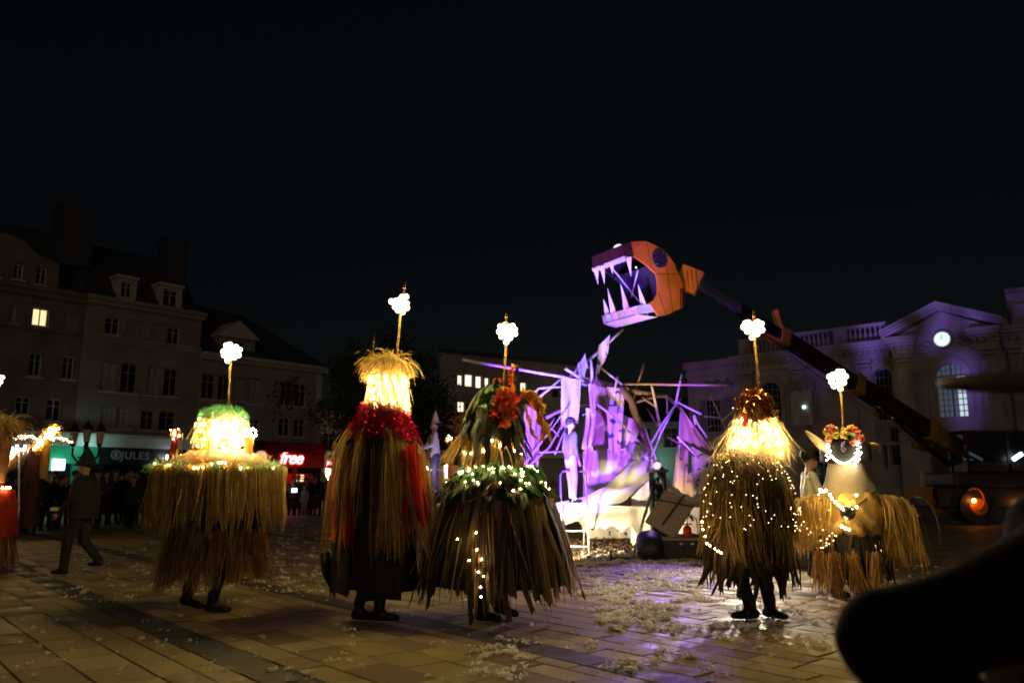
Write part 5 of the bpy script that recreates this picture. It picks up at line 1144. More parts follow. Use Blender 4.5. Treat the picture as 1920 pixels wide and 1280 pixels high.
cloth([(1115, 722, 19.2), (1138, 728, 19.2), (1140, 800, 19.3), (1122, 770, 19.3)], "cloth_tan", rip=.05)
cloth([(1162, 775, 19.0), (1192, 788, 18.9), (1176, 850, 18.9), (1158, 858, 18.9)], rip=.04)
cloth([(1092, 846, 19.3), (1164, 838, 19.5), (1160, 1006, 20.0), (1092, 1002, 19.8)], "cloth_white", 14, 18, .06, 2.5)
cloth([(1112, 770, 19.8), (1160, 775, 19.9), (1162, 842, 19.9), (1108, 846, 19.8)], "cloth_tan", rip=.05)
cloth([(1186, 786, 18.9), (1200, 800, 18.7), (1186, 850, 18.8), (1150, 912, 19.0)], "cloth_tan", rip=.04)
cloth([(1178, 858, 18.4), (1222, 872, 18.2), (1200, 878, 18.0), (1170, 872, 18.2)], rip=.07, freq=3)
for k in range(5):  # bunched cloth at the knee
    a = (1178 + k * 6, 828 + k * 7); cloth([(a[0], a[1], 18.0), (a[0] + 24, a[1] + 6, 17.9), (a[0] + 26, a[1] + 24, 17.8), (a[0] - 4, a[1] + 20, 17.9)], rip=.09, freq=2.2, nx=8, ny=8)
cloth([(1186, 878, 18.3), (1223, 876, 18.2), (1220, 1016, 18.0), (1182, 1028, 18.0)], "cloth_white", 9, 16, .04, 2)
# broad white swoosh running down to the left
pts = [(1212, 862, 18.0), (1190, 872, 17.9), (1168, 894, 17.8), (1140, 918, 17.7), (1105, 936, 17.5), (1070, 944, 17.3), (1040, 950, 17.2)]; wid = [(40, 4), (48, 6), (48, 10), (42, 14), (38, 18), (40, 22), (44, 26)]
vv = []; ff_ = []
for i, ((x, y, Y_), (w0, w1)) in enumerate(zip(pts, wid)):
    for j in range(7): t = j / 6; vv.append(S(x + (t - .5) * 14, y - 6 + t * w0, Y_ - .35 * math.sin(math.pi * t) + .02 * math.sin(i * 2 + j)))
    if i:
        b = 7 * (i - 1)
        for j in range(6): ff_.append((b + j, b + j + 1, b + j + 8, b + j + 7))
sw = MB().add(vv, ff_).build("cloth", "cloth_white", sc_root, True)
cloth([(1045, 946, 17.2), (1228, 950, 17.6), (1224, 1000, 17.4), (1045, 976, 17.0)], "cloth_white", 18, 6, .035, 1.5, rag=.15)
cloth([(1186, 996, 17.6), (1222, 996, 17.5), (1220, 1032, 17.4), (1184, 1030, 17.5)], "cloth_white", 6, 6, .03, 1)
cloth([(1098, 968, 19.6), (1186, 976, 19.8), (1184, 1012, 19.8), (1102, 1010, 19.6)], "cloth_print", 12, 6, .03, 2)
cloth([(1276, 762, 18.7), (1282, 770, 18.6), (1338, 846, 18.2), (1274, 822, 18.5)], "cloth_tan", 12, 12, .04, 1.5)
cloth([(1296, 836, 18.3), (1342, 862, 18.0), (1326, 922, 17.9), (1300, 926, 18.0)], "cloth_print", 10, 12, .04, 1.5)
cloth([(1270, 820, 18.9), (1292, 836, 18.8), (1288, 905, 18.8), (1262, 918, 18.9)], "cloth_tan", rip=.05); cloth([(1262, 905, 18.9), (1300, 880, 18.8), (1300, 955, 18.8), (1262, 962, 18.9)], "cloth_tan", rip=.05)
cloth([(1262, 950, 18.6), (1350, 950, 18.4), (1350, 1000, 18.4), (1262, 1000, 18.6)], "cloth_white", 12, 6, .04, 2)
cloth([(985, 758, 19.0), (1006, 770, 19.0), (1000, 880, 18.9), (972, 875, 18.9)], "cloth_white", rip=.05); cloth([(1000, 775, 19.2), (1014, 800, 19.2), (1008, 895, 19.1), (990, 890, 19.0)], "cloth_white", rip=.05)
cloth([(1174, 905, 19.2), (1186, 905, 19.2), (1186, 946, 19.2), (1172, 946, 19.2)], "cloth_ochre", rip=.02)
# rope-like rolled cloth swagging to the right
def swag(a, b, dip, r, m, n=12):
    A_, B_ = S(*a), S(*b); P_ = [A_.lerp(B_, k / n) - V((0, 0, dip * 4 * (k / n) * (1 - k / n))) for k in range(n + 1)]; MB().tube(P_, [r * (1 + .2 * math.sin(k * 2)) for k in range(n + 1)], 8).build("rolled_cloth", m, sc_root, smooth=True)
swag((1242, 897, 17.8), (1318, 936, 17.2), .18, .09, "cloth_white"); swag((1242, 920, 17.8), (1322, 948, 17.2), .08, .04, "cloth_white")
# litter and mulch at its feet
n = 2600; c = np.stack([RNG.normal(2.3, 1.5, n), RNG.normal(18.3, .9, n), RNG.uniform(.0, .05, n)], 1); u = RNG.normal(0, 1, (n, 3)) * [1, 1, .3]; u /= np.linalg.norm(u, axis=1, keepdims=True); w = np.cross(u, RNG.normal(0, 1, (n, 3))); w /= np.linalg.norm(w, axis=1, keepdims=True); s = RNG.uniform(.03, .09, (n, 1))
c[:, 2] += .06; vv = np.stack([c - u * s, c + w * s * .3, c + u * s, c - w * s * .3], 1).reshape(-1, 3); vv[:, 2] = np.maximum(vv[:, 2], .004)
tag(link("mulch", mesh_np("mulch", vv, np.arange(n * 4).reshape(-1, 4)), None, "mulch"), "brown bark mulch strewn under the cloth creature", "mulch", kind="stuff")

# ------------------------------------------------------------------ stage lamps
def floodlight(loc, target, label, color, energy, angle, led="led_violet", size=.16, name="floodlight", blend=.4):
    loc = V(loc); t = (V(target) - loc).normalized(); r = empty(name, (loc.x, loc.y, 0), 0, label, "floodlight", "stage floodlights on the ground"); z = V((0, 0, loc.z)); a, b = basis(t)
    MB().tube([z - t * size * 1.4, z - t * size * .9, z + t * size * .6], [size * .5, size * .95, size], 16).build("housing", "stage_black", r, smooth=True)
    MB().tube([z + t * size * .61, z + t * size * .66], [size * .9, size * .88], 16).build("lens", led, r)
    y = MB(); h = V((t.y, -t.x, 0)).normalized()
    for s_ in (-1, 1): y.bar(z + h * s_ * size * 1.15, h * s_ * size * 1.15 + V((0, 0, .02)), .03, .012)
    y.bar(-h * size * 1.25 + V((0, 0, .015)), h * size * 1.25 + V((0, 0, .015)), .05, .02); y.build("yoke", "stage_black", r)
    l = lamp("beam", 'SPOT', z + t * size * .9, energy, color, None, size=.08, angle=angle, blend=blend); l.rotation_euler = t.to_track_quat('-Z', 'Y').to_euler(); l.parent = r
    return r
VIO = (.24, .06, 1.0)
floodlight((-.55, 13.6, .35), (1.9, 19, 3.6), "violet floodlight behind the brown strip skirt aimed at the cloth creature", VIO, 7600, 52)
floodlight((-.05, 13.2, .35), (1.55, 18.4, 4.2), "pale blue floodlight behind the brown strip skirt aimed at the pole crest", (.26, .36, 1), 3600, 24)
floodlight((.45, 14.0, .3), (1.6, 17.4, .55), "warm floodlight behind the brown strip skirt washing the white swoosh", (1, .80, .45), 2600, 44, "led_warm")
floodlight((-2.6, 17.2, .35), (2.6, 20.2, 6.3), "violet floodlight behind the dark raffia cloak aimed up at the fish jaw", (.32, .07, 1.0), 2600, 22)
floodlight((-.45, 14.7, .35), (-1.6, 16.9, 2.3), "small violet floodlight lighting the helper in the pointed hat", (.5, .28, 1), 170, 40)  # unseen fixture added only to brighten the helper on the ladder
can = floodlight((at(1218, 1030, 15.1).x, 15.1, .28), (3.35, 20.7, 6.4), "black can floodlight lying before the equipment case", (1, .66, .36), 1250, 24, "led_warm", .24)
MB().bar((-.75, -.05, .04), (-.1, .0, .04), .06, .05).bar((-.7, -.12, .04), (-.55, .1, .04), .05, .05).tube([(-.72, -.05, .05), (-.72, -.05, .18)], .025, 8).build("clamp_arm", "stage_black", can)
# wind-up lighting tower with lamps added to it
tx, ty = at(1236, 1000, 17.0).x, 17.0
tw_ = empty("lighting_tower", (tx, ty, 0), 0, "dark steel lighting tower on splayed silver legs beside the cloth creature", "lighting tower")
def TP(px, py, Y=17.0): return at(px, py, Y) - V((tx, ty, 0))
hz = TP(1236, 885).z
m_ = MB()
for sx in (-1, 1):
    for sy in (-1, 1): m_.tube([(sx * .13, sy * .13, .1), (sx * .13, sy * .13, hz)], .028, 8)
for k in range(9):
    z0 = .15 + k * (hz - .2) / 9; z1 = .15 + (k + 1) * (hz - .2) / 9
    for sx in (-1, 1): m_.tube([(sx * .13, -.13 * (-1) ** k, z0), (sx * .13, .13 * (-1) ** k, z1)], .012, 6); m_.tube([(-.13 * (-1) ** k, sx * .13, z0), (.13 * (-1) ** k, sx * .13, z1)], .012, 6)
m_.box(-.2, .2, -.2, .2, hz, hz + .06); m_.build("mast", "steel_dark", tw_, smooth=False)
for a, b in (((1228, 900), (1188, 1040)), ((1243, 900), (1262, 990)), ((1246, 905), (1300, 975))):
    q0, q1 = TP(*a), TP(b[0], b[1], 16.3 if b[0] < 1200 else 17.2); q1.z = max(q1.z, .02); MB().tube([q0, q0.lerp(q1, .5), q1], [.03, .03, .024], 8).build("leg", "alu", tw_, smooth=True)
pan = MB(); c = TP(1256, 962, 16.7); M = Matrix.Translation(c) @ Euler((R(-25), R(28), R(-25))).to_matrix().to_4x4()
pan.bevbox(-.34, .34, -.05, .05, -.42, .42, .03, M); po_ = pan.build("flood_panel", "barn_panel", tw_)
MB().bar(M @ V((-.36, -.07, .1)), M @ V((.36, -.07, .35)), .05, .03).bar(M @ V((.0, -.07, -.3)), M @ V((.1, -.2, .45)), .04, .04).build("panel_bracket", "steel_dark", po_)
for tg, col, en, an, z in (((1.7, 9.2, 0), (.48, .26, 1.0), 360, 54, hz + .22), ((4.2, 19.4, 2.6), (.4, .12, 1), 110, 80, hz - .1), ((4.0, 18.4, .6), (1, .74, .5), 60, 80, .9)):  # extra lamps put on the mast to light the paving and the cloths
    q = V((.0, .0, z)); t = (V(tg) - V((tx, ty, z))).normalized(); q = q + t * .3
    h = MB().tube([q - t * .14, q - t * .05, q + t * .08], [.05, .085, .09], 14).build("added_par_lamp", "stage_black", tw_, smooth=True); MB().tube([q + t * .081, q + t * .085], .08, 14).build("lens", "led_violet" if col[0] < .9 else "led_warm", h)
    l = lamp("beam", 'SPOT', q + t * .12, en, col, None, size=.06, angle=an, blend=.6); l.rotation_euler = t.to_track_quat('-Z', 'Y').to_euler(); l.parent = tw_
floodlight((9.2, 33.5, .4), (25, 48.0, 13), "violet floodlight behind the dotted straw walker washing the town hall", (.26, .17, .95), 15000, 48, blend=.9)
def added_stand_light(x, y, z, tg, col, en, an, label):
    r = floodlight((x, y, z), tg, label, col, en, an, "led_warm" if col[0] > .9 else "led_violet", .12, "added_stand_light", .7); s_ = MB().tube([(0, 0, .3), (0, 0, z - .1)], .02, 8)
    for k in range(3): s_.tube([(0, 0, .5), (.35 * math.cos(k * 2.1), .35 * math.sin(k * 2.1), .02)], .014, 6)
    s_.build("stand", "steel_dark", r); return r
added_stand_light(4.15, 14.6, 2.1, (3.4, 10.6, 0), (1, .84, .62), 620, 84, "warm lamp on a stand hidden behind the dotted straw walker")  # unseen lamp added to brighten the paving and foam in front
# equipment case with the red canister on it
ex0, ex1 = at(1240, 1045, 15.3).x, at(1330, 1045, 15.3).x
ec = empty("equipment_case", ((ex0 + ex1) / 2, 15.4, 0), 0, "long black equipment case behind the dotted straw walker", "case"); hw_ = (ex1 - ex0) / 2; hh = at(1280, 1010, 15.3).z
MB().bevbox(-hw_, hw_, -.25, .25, .03, hh, .02).build("case_body", "stage_black", ec)
MB().bevbox(-hw_ - .01, hw_ + .01, -.26, .26, hh - .012, hh + .025, .008).build("case_lid", "barn_panel", ec)
for x in (-.1, .1): MB().box(x - .03, x + .03, -.268, -.25, hh - .09, hh - .06).build("latch", "chrome", ec)
for x in (-hw_ + .06, hw_ - .06): MB().box(x - .05, x + .05, -.2, .2, 0, .031).build("runner", "stage_black", ec)
g = at(1289, 1008, 15.4); fx = empty("red_canister", (g.x, 15.4, hh + .025), 0, "small red canister with a black hose on the equipment case", "canister")
MB().lathe([(.0, .0), (.07, .0), (.08, .02), (.08, .17), (.05, .2), (.03, .22), (0, .23)], 16).build("tank", "canister_red", fx, smooth=True)
MB().box(-.09, .09, -.03, .03, .23, .25).tube([(0, 0, .22), (0, 0, .28)], .015, 8).build("valve", "shoe", fx)
MB().tube([(.0, 0, .27), (.02, 0, .36), (.1, 0, .4), (.18, 0, .33), (.2, 0, .18), (.2, 0, .02)], .011, 7).build("hose", "shoe", fx, smooth=True)

# ------------------------------------------------------------------ ladders
def platform_ladder(px, Y, pz, gz, w, label, arcs=False):
    g = at(px, 1000, Y); r = empty("platform_ladder", (g.x, Y, 0), 0, label, "ladder", "aluminium platform ladders by the stage"); h = w / 2
    for s_ in (-1, 1):
        MB().tube([(s_ * h, -.45, .0), (s_ * h, -.1, pz), (s_ * h, -.02, gz - .08), (s_ * h * .8, .0, gz)], [.02] * 4, 8).build("front_rail", "alu", r, smooth=True)
        MB().tube([(s_ * h, .75, 0), (s_ * h, .38, pz)], .018, 8).build("rear_leg", "alu", r)
        MB().box(s_ * h - .04, s_ * h + .04, -.49, -.41, 0, .05).build("rubber_foot", "shoe", r)
    MB().tube([(-h * .8, 0, gz), (h * .8, 0, gz)], .02, 8).build("top_rail", "alu", r)
    MB().box(-h, h, -.12, .4, pz - .03, pz).build("platform", "alu", r)
    n = int(pz / .26)
    for k in range(n): z = .06 + (k + .6) * pz / (n + .6); y = -.45 + .35 * z / pz; MB().box(-h + .01, h - .01, y - .05, y + .06, z - .02, z).build("step", "alu", r)
    if arcs:
        for s_ in (-1, 1):
            o = MB()
            for rr_ in (.18, .27): o.tube([(s_ * .12 + rr_ * math.cos(t) * s_, -.3, pz * .75 + rr_ * math.sin(t) * 1.3) for t in np.linspace(-.6, math.pi, 12)], .014, 7)
            o.build("hoop_rail", "trim_white", r, smooth=True)
    return r
PZ = at(1076, 942, 15.9).z
platform_ladder(1076, 15.9, PZ, at(1076, 883, 15.9).z, .5, "aluminium platform ladder under the man in the purple lit jacket")
PZ2 = at(812, 925, 16.8).z
platform_ladder(806, 16.8, PZ2, at(806, 880, 16.8).z, .6, "white hooped ladder under the person in the pointed white hat", True)

# ------------------------------------------------------------------ fish head on the boom
mat("fish_orange", (.70, .20, .025), .5, var=.12, scale=2.5, bump=.05, bscale=30)
mat("fish_white", (.72, .70, .70), .5, var=.06, scale=3)
mat("fish_dark", (.02, .018, .03), .6, var=.3, scale=4)
mat("fish_stripe", (.05, .012, .008), .6, var=.2)
mat("machine_yellow", (.34, .18, .02), .45, var=.2, scale=3)
mat("machine_black", (.018, .018, .018), .5, var=.3, scale=3)
glow("eye_glow", (.8, .75, 1), 1.2)
fc = at(1198, 532, 20.6); fh = empty("fish_head", fc, 0, "giant orange mechanical fish head with open fanged jaws on the boom", "sculpture")
fw_ = V((-.84, -.50, -.22)).normalized(); lf = V((0, 0, 1)).cross(fw_).normalized(); upv = fw_.cross(lf).normalized()
MH = Matrix((( fw_.x, lf.x, upv.x), (fw_.y, lf.y, upv.y), (fw_.z, lf.z, upv.z))).to_4x4()
fh.matrix_world = Matrix.Translation(fc) @ MH
# local: x forward, y to its left (towards us), z up
prof = [(.62, 1.0), (.1, .98), (-.45, .72), (-.72, .3), (-.85, -.25), (-.7, -.85), (-.1, -.98), (.22, -.98), (.42, -.62), (.25, -.55), (.08, -.38), (.0, -.1), (.0, .1), (.25, .35), (.62, .62)]
HWD = .72
MB().prism(prof, HWD - .04, HWD).build("side_plate", "fish_orange", fh); MB().prism(prof, -HWD, -HWD + .04).build("side_plate", "fish_dark", fh)
o = MB()
for (a, b) in zip(prof[:7], prof[1:8]): o.add([(a[0], -HWD + .04, a[1]), (a[0], HWD - .04, a[1]), (b[0], HWD - .04, b[1]), (b[0], -HWD + .04, b[1])], [(0, 1, 2, 3)])
o.build("back_shell", "fish_dark", fh)
o = MB()
for (a, b) in zip(prof[9:13], prof[10:14]): o.add([(a[0] - .03, -HWD + .04, a[1]), (a[0] - .03, HWD - .04, a[1]), (b[0] - .03, HWD - .04, b[1]), (b[0] - .03, -HWD + .04, b[1])], [(0, 1, 2, 3)])
o.build("throat", "fish_dark", fh)
MB().box(.0, .62, -HWD + .05, HWD - .05, .93, .985).box(.62, .86, -HWD + .08, HWD - .08, .67, .95).build("snout", "fish_dark", fh)
MB().add([(.62, HWD, 1.0), (.62, HWD, .62), (.9, HWD - .06, .66), (.86, HWD - .06, .96), (.62, -HWD, 1.0), (.62, -HWD, .62), (.9, -HWD + .06, .66), (.86, -HWD + .06, .96)], [(0, 1, 2, 3), (4, 7, 6, 5), (3, 2, 6, 7), (0, 3, 7, 4)]).build("snout_plate", "fish_stripe", fh)
o = MB()
for k in range(16): o.bevbox(.7 + .2 * (k % 2), .92, -HWD + .04 + k * .088, -HWD + .1 + k * .088, .55, .66, .012)
o.build("upper_lip", "fish_white", fh)
MB().box(.25, .88, HWD - .06, HWD - .02, -.86, -.64).build("jaw_side", "fish_white", fh); MB().box(.25, .88, -HWD + .02, -HWD + .06, -.86, -.64).build("jaw_side", "fish_white", fh)
for k in range(13): MB().box(.86, .89, -HWD + .04 + k * .107, -HWD + .125 + k * .107, -.84, -.65).build("jaw_slat", "fish_white", fh)
MB().add([(.89, -HWD + .02, -.86), (.89, HWD - .02, -.86), (.58, HWD - .12, -1.02), (.58, -HWD + .12, -1.02), (.2, HWD - .05, -1.0), (.2, -HWD + .05, -1.0)], [(0, 1, 2, 3), (3, 2, 4, 5), (1, 4, 2), (0, 3, 5)]).build("chin_plate", "fish_white", fh)
MB().box(.2, .86, -HWD + .07, HWD - .07, -.8, -.76).build("jaw_floor", "fish_dark", fh)
def tooth(p, q, w):
    p = V(p); q = V(q); b = [p + V(e) * w for e in ((1, 0, 0), (0, 1, 0), (-1, 0, 0), (0, -1, 0))]; MB().add(b + [q], [(0, 1, 4), (1, 2, 4), (2, 3, 4), (3, 0, 4), (3, 2, 1, 0)]).build("tooth", "fish_white", fh)
for x, y, L_ in ((.55, .62, .55), (.8, .25, .68), (.8, -.3, .66), (.76, -.6, .42)): tooth((x, y, -.66), (x + .04, y, -.62 + L_), .11)
for x, y, L_ in ((.7, .6, .5), (.9, -.25, .5), (.88, -.55, .45), (.86, .1, .3)): tooth((x, y, .62), (x + .05, y, .62 - L_), .1)
for s_ in (1, -1):
    e = MB().tube([(-.22, s_ * (HWD + .002), .5), (-.22, s_ * (HWD + .03), .5)], .25, 26).build("eye", "fish_dark", fh)
    o = MB()
    for k in range(8): o.ico((-.22 + .2 * math.cos(k * .785), s_ * (HWD + .033), .5 + .2 * math.sin(k * .785)), .009)
    o.build("rivet", "fish_white", e)
MB().tube([(-.1, -HWD - .04, .88), (-.1, -HWD - .1, .93)], [.2, .2], 20).ball((-.1, -HWD + .25, 1.12), .17, sc=(1.3, 1, .7)).build("top_lamp", "fish_dark", fh, smooth=True)
MB().ball((.02, -HWD + .25, 1.13), .13, sc=(1.2, 1, .6)).build("top_lamp_lens", "eye_glow", fh, smooth=True)
for k in range(3): MB().prism([(-.62 - k * .09, -.9 + k * .06), (-.58 - k * .09, -.9 + k * .06), (-.72 - k * .06, -.35), (-.76 - k * .06, -.35)], HWD + .001, HWD + .006).build("stripe", "fish_stripe", fh)
MB().bar((.55, -.3, .55), (.2, .1, -.5), .03, .03).bar((.3, .4, .3), (.1, -.3, -.3), .03, .03).bar((.5, HWD - .1, -.9), (.3, HWD - .1, -.6), .04, .04).build("inner_strut", "fish_white", fh)
for a, b in (((-.45, .7), (-.3, -.97)), ((.0, .1), (-.8, .02)), ((.1, .97), (.12, .3)), ((.05, -.4), (-.05, -.97))):
    MB().bar((a[0], HWD + .002, a[1]), (b[0], HWD + .002, b[1]), .012, .008).build("panel_seam", "fish_stripe", fh)
o = MB()
for x, z in ((-.4, .6), (-.7, .2), (-.78, -.2), (-.65, -.75), (-.35, -.9), (-.1, -.9), (.15, -.9), (-.1, -.5), (-.35, -.1), (.4, .9), (.15, .88), (.5, .68), (.2, .45)): o.ico((x, HWD + .003, z), .014)
o.build("bolt_heads", "chrome", fh)
glow("eye_led", (.4, 1, .9), 8); MB().ico((.12, .15, .42), .02).build("mouth_led", "eye_led", fh)

# ------------------------------------------------------------------ telehandler
mx, my = at(1840, 960, 28.3).x, 28.3
th_ = empty("telehandler", (mx, my, 0), 0, "dark telehandler crane with yellow outriggers holding the fish head on its boom", "telehandler")
def TM(px, py, Y): return at(px, py, Y) - V((mx, my, 0))
def boom_pt(px):
    t = (1815 - px) / (1815 - 1308); return TM(px, 855 - t * (855 - 530), 29.0 - t * 8.3)
def boom(name, x0, x1, w, h, m): return MB().bar(boom_pt(x0), boom_pt(x1), w * .8, h * .82).build(name, m, th_)
boom("boom_base", 1815, 1735, .52, .80, "machine_yellow"); boom("boom_section", 1745, 1598, .44, .68, "machine_black"); boom("boom_section", 1610, 1460, .36, .52, "machine_black"); boom("boom_section", 1470, 1385, .28, .38, "machine_black"); boom("boom_section", 1390, 1308, .2, .26, "alu")
for x, w, h in ((1742, .6, .92), (1605, .52, .74), (1466, .42, .6)):
    MB().bar(boom_pt(x + 7), boom_pt(x - 7), w * .84, h * .84).build("boom_collar", "machine_yellow", th_)
q = boom_pt(1462); MB().bar(q + V((0, 0, .2)), q + V((-.15, -.1, .75)), .3, .12).bar(q + V((-.1, 0, -.15)), q + V((-.55, -.2, .05)), .3, .16).build("boom_bracket", "fish_orange", th_)
q = boom_pt(1750); MB().bar(q + V((-.2, 0, -.5)), q + V((-.75, -.2, -.35)), .4, .2).build("boom_bracket", "machine_yellow", th_)
tip = boom_pt(1312); bk = fc + MH @ V((-.85, 0, .0)) - V((mx, my, 0))
MB().bar(tip, tip.lerp(bk, .55) + V((0, 0, .18)), .34, .62).build("head_carriage", "fish_orange", th_); MB().bar(bk + MH @ V((.05, 0, .55)), bk + MH @ V((-.05, 0, -.75)), .7, .18).build("carriage_plate", "fish_orange", th_)
MB().tube([boom_pt(1345), boom_pt(1500) - V((0, .2, .55)), boom_pt(1740) - V((0, 0, .75))], .012, 5).build("hydraulic_hose", "machine_black", th_)
MB().tube([boom_pt(1775) - V((0, 0, .75)), boom_pt(1690) - V((0, 0, .42))], [.11, .11], 12).build("lift_ram", "machine_black", th_, smooth=True)
MB().tube([boom_pt(1690) - V((0, 0, .42)), boom_pt(1640) - V((0, 0, .28))], [.06, .06], 10).build("ram_rod", "chrome", th_, smooth=True)
for k in range(3): MB().tube([boom_pt(1735) + V((0, -.25, .1 - .06 * k)), boom_pt(1670) + V((0, -.24, .05 - .06 * k)), boom_pt(1605) + V((0, -.22, .1 - .06 * k))], .014, 5).build("hydraulic_hose", "machine_black", th_)
for k in range(3):
    q = tip.lerp(bk, .12 + .12 * k); MB().bar(q + V((.02, -.175, -.2)), q + V((-.02, -.175, .32)), .05, .012).build("carriage_stripe", "fish_stripe", th_)
# chassis, turret, cab
c0 = TM(1700, 960, 28.3).x; c1 = TM(2050, 960, 28.3).x
MB().bevbox(c0 + .6, c1, -1.0, 1.0, .55, 1.25, .08).build("chassis", "machine_black", th_)
tx0, tx1 = TM(1760, 900, 28.3).x, TM(2000, 900, 28.3).x; zt = TM(1850, 885, 28.3).z
MB().bevbox(tx0, tx1, -1.0, 1.0, 1.25, zt, .1).build("turret", "machine_black", th_)
cx0, cx1 = TM(1808, 850, 27.4).x, TM(1962, 850, 27.4).x; z0, z1 = zt, TM(1850, 826, 27.4).z + .25
cab = MB()
for x in (cx0, cx0 + .9 * 0 + (cx1 - cx0) * .5, cx1):
    for y in (-1.05, -.05): cab.box(x - .05, x + .05, y - .05, y + .05, z0, z1)
cab.bevbox(cx0 - .08, cx1 + .08, -1.12, .02, z1, z1 + .1, .03); cab.box(cx0, cx1, -1.1, 0, z0, z0 + .3)
cb_ = cab.build("cab", "machine_black", th_)
mat("cab_glass", (.006, .008, .01), .3, var=.1, spec=.25)
for a, b in ((cx0 + .055, (cx0 + cx1) / 2 - .055), ((cx0 + cx1) / 2 + .055, cx1 - .055)): MB().box(a, b, -1.06, -1.05, z0 + .31, z1 - .01).build("cab_window", "cab_glass", cb_)
MB().bevbox(cx0 + .25, cx0 + .7, -.7, -.25, z0 + .3, z0 + .85, .06).build("driver_seat", "machine_black", cb_)
glow("cab_cool", (.55, .8, 1), .07); glow("work_lamp", (.75, .92, 1), 3)
p0 = TM(1812, 846, 27.25); p1 = TM(1842, 862, 27.25); MB().bar(p0, p1, .02, .1).build("dash_light", "cab_cool", cb_); p0 = TM(1808, 860, 27.25); MB().bar(p0, p0 + V((.3, 0, -.03)), .02, .06).build("dash_light", "cab_cool", cb_)
p0 = TM(1892, 866, 27.0); p1 = TM(1922, 846, 27.0); MB().bar(p0.lerp(p1, .25), p0.lerp(p1, .8), .1, .12).build("work_light", "work_lamp", th_)
def wheel(px, Y, r, hub):
    c = TM(px, 945, Y); c.z = r; w = MB().tube([c + V((0, -.2, 0)), c + V((0, -.22, 0)), c + V((0, .2, 0)), c + V((0, .22, 0))], [r * .82, r, r, r * .82], 26).build("wheel", "machine_black", th_, smooth=False)
    MB().tube([c + V((0, -.24, 0)), c + V((0, -.19, 0))], [r * .42, r * .52], 22).build("rim", hub, w, smooth=False)
for px in (1828, 1990): wheel(px, 27.4, .62, "fish_orange"); wheel(px, 29.3, .62, "machine_black")
glow("amber_lamp", (1, .28, .05), 30); c = TM(1826, 938, 27.05); MB().ball(c, .07, sc=(1, .6, 1)).build("amber_lamp", "amber_lamp", th_, smooth=True)
MB().tube([TM(1828, 935, 27.12) + V((.3 * math.cos(t), 0, .36 * math.sin(t))) for t in np.linspace(-1.2, 2.2, 14)], .035, 7).build("amber_reflector", "fish_orange", th_)
c = TM(1915, 942, 27.1); MB().ball(c, .06).build("amber_lamp", "amber_lamp", th_, smooth=True)
# yellow outrigger frame
def TG(px, py, Y=27.6): return TM(px, py, Y)
MB().add([TG(1694, 912), TG(1752, 912), TG(1752, 938), TG(1740, 938), TG(1735, 930), TG(1712, 930), TG(1706, 940), TG(1698, 938)] + [TG(x, y, 27.9) for x, y in ((1694, 912), (1752, 912), (1752, 938), (1740, 938), (1735, 930), (1712, 930), (1706, 940), (1698, 938))], [tuple(range(8)), tuple(range(15, 7, -1))] + [(i, i + 8, (i + 1) % 8 + 8, (i + 1) % 8) for i in range(8)]).build("outrigger_beam", "machine_yellow", th_)
for a, b, c in (((1703, 938), (1697, 952), (1668, 972)), ((1747, 936), (1760, 955), (1806, 976))):
    P_ = [TG(*a), TG(*b), TG(c[0], c[1], 28.6)]; P_[2].z = .12
    MB().tube(P_, [.16, .15, .11], 4).build("outrigger_leg", "machine_yellow", th_); MB().lathe([(.24, .0), (.24, .05), (.1, .12)], 14, (P_[2].x, P_[2].y, 0)).build("outrigger_pad", "machine_yellow", th_)
MB().bar(TG(1731, 912), TG(1729, 880), .12, .12).build("outrigger_post", "machine_yellow", th_)
glow("strip_red", (1, .08, .05), 1.2); MB().box(TG(1693, 965, 29).x, TG(1722, 965, 29).x, .7, .72, .25, .28).build("red_strip", "strip_red", th_)
# ------------------------------------------------------------------ people
mat("jacket_dark", (.10, .085, .09), .8, var=.25, scale=9, bump=.4, bscale=18)
mat("jacket_white", (.62, .60, .58), .8, var=.12, scale=6, bump=.4, bscale=16)
mat("shirt_white", (.66, .62, .54), .8, var=.1, scale=6, bump=.3, bscale=16)
mat("trouser_pale", (.52, .47, .42), .85, var=.15, scale=8, bump=.3, bscale=20)
mat("trouser_blue", (.05, .05, .12), .85, var=.2, scale=8)
mat("coat_olive", (.014, .013, .008), .85, var=.25, scale=6)
mat("hat_dark", (.02, .018, .014), .8, var=.2)
mat("bag_orange", (.70, .30, .05), .7, var=.15)
mat("paper", (.75, .62, .25), .8, var=.1)
for nm, c in (("crowd_black", (.012, .011, .012)), ("crowd_brown", (.035, .022, .016)), ("crowd_grey", (.045, .042, .042)), ("crowd_red", (.06, .016, .012)), ("crowd_blue", (.016, .018, .03)), ("crowd_pale", (.22, .20, .18))): mat(nm, c, .85, var=.3, scale=6)
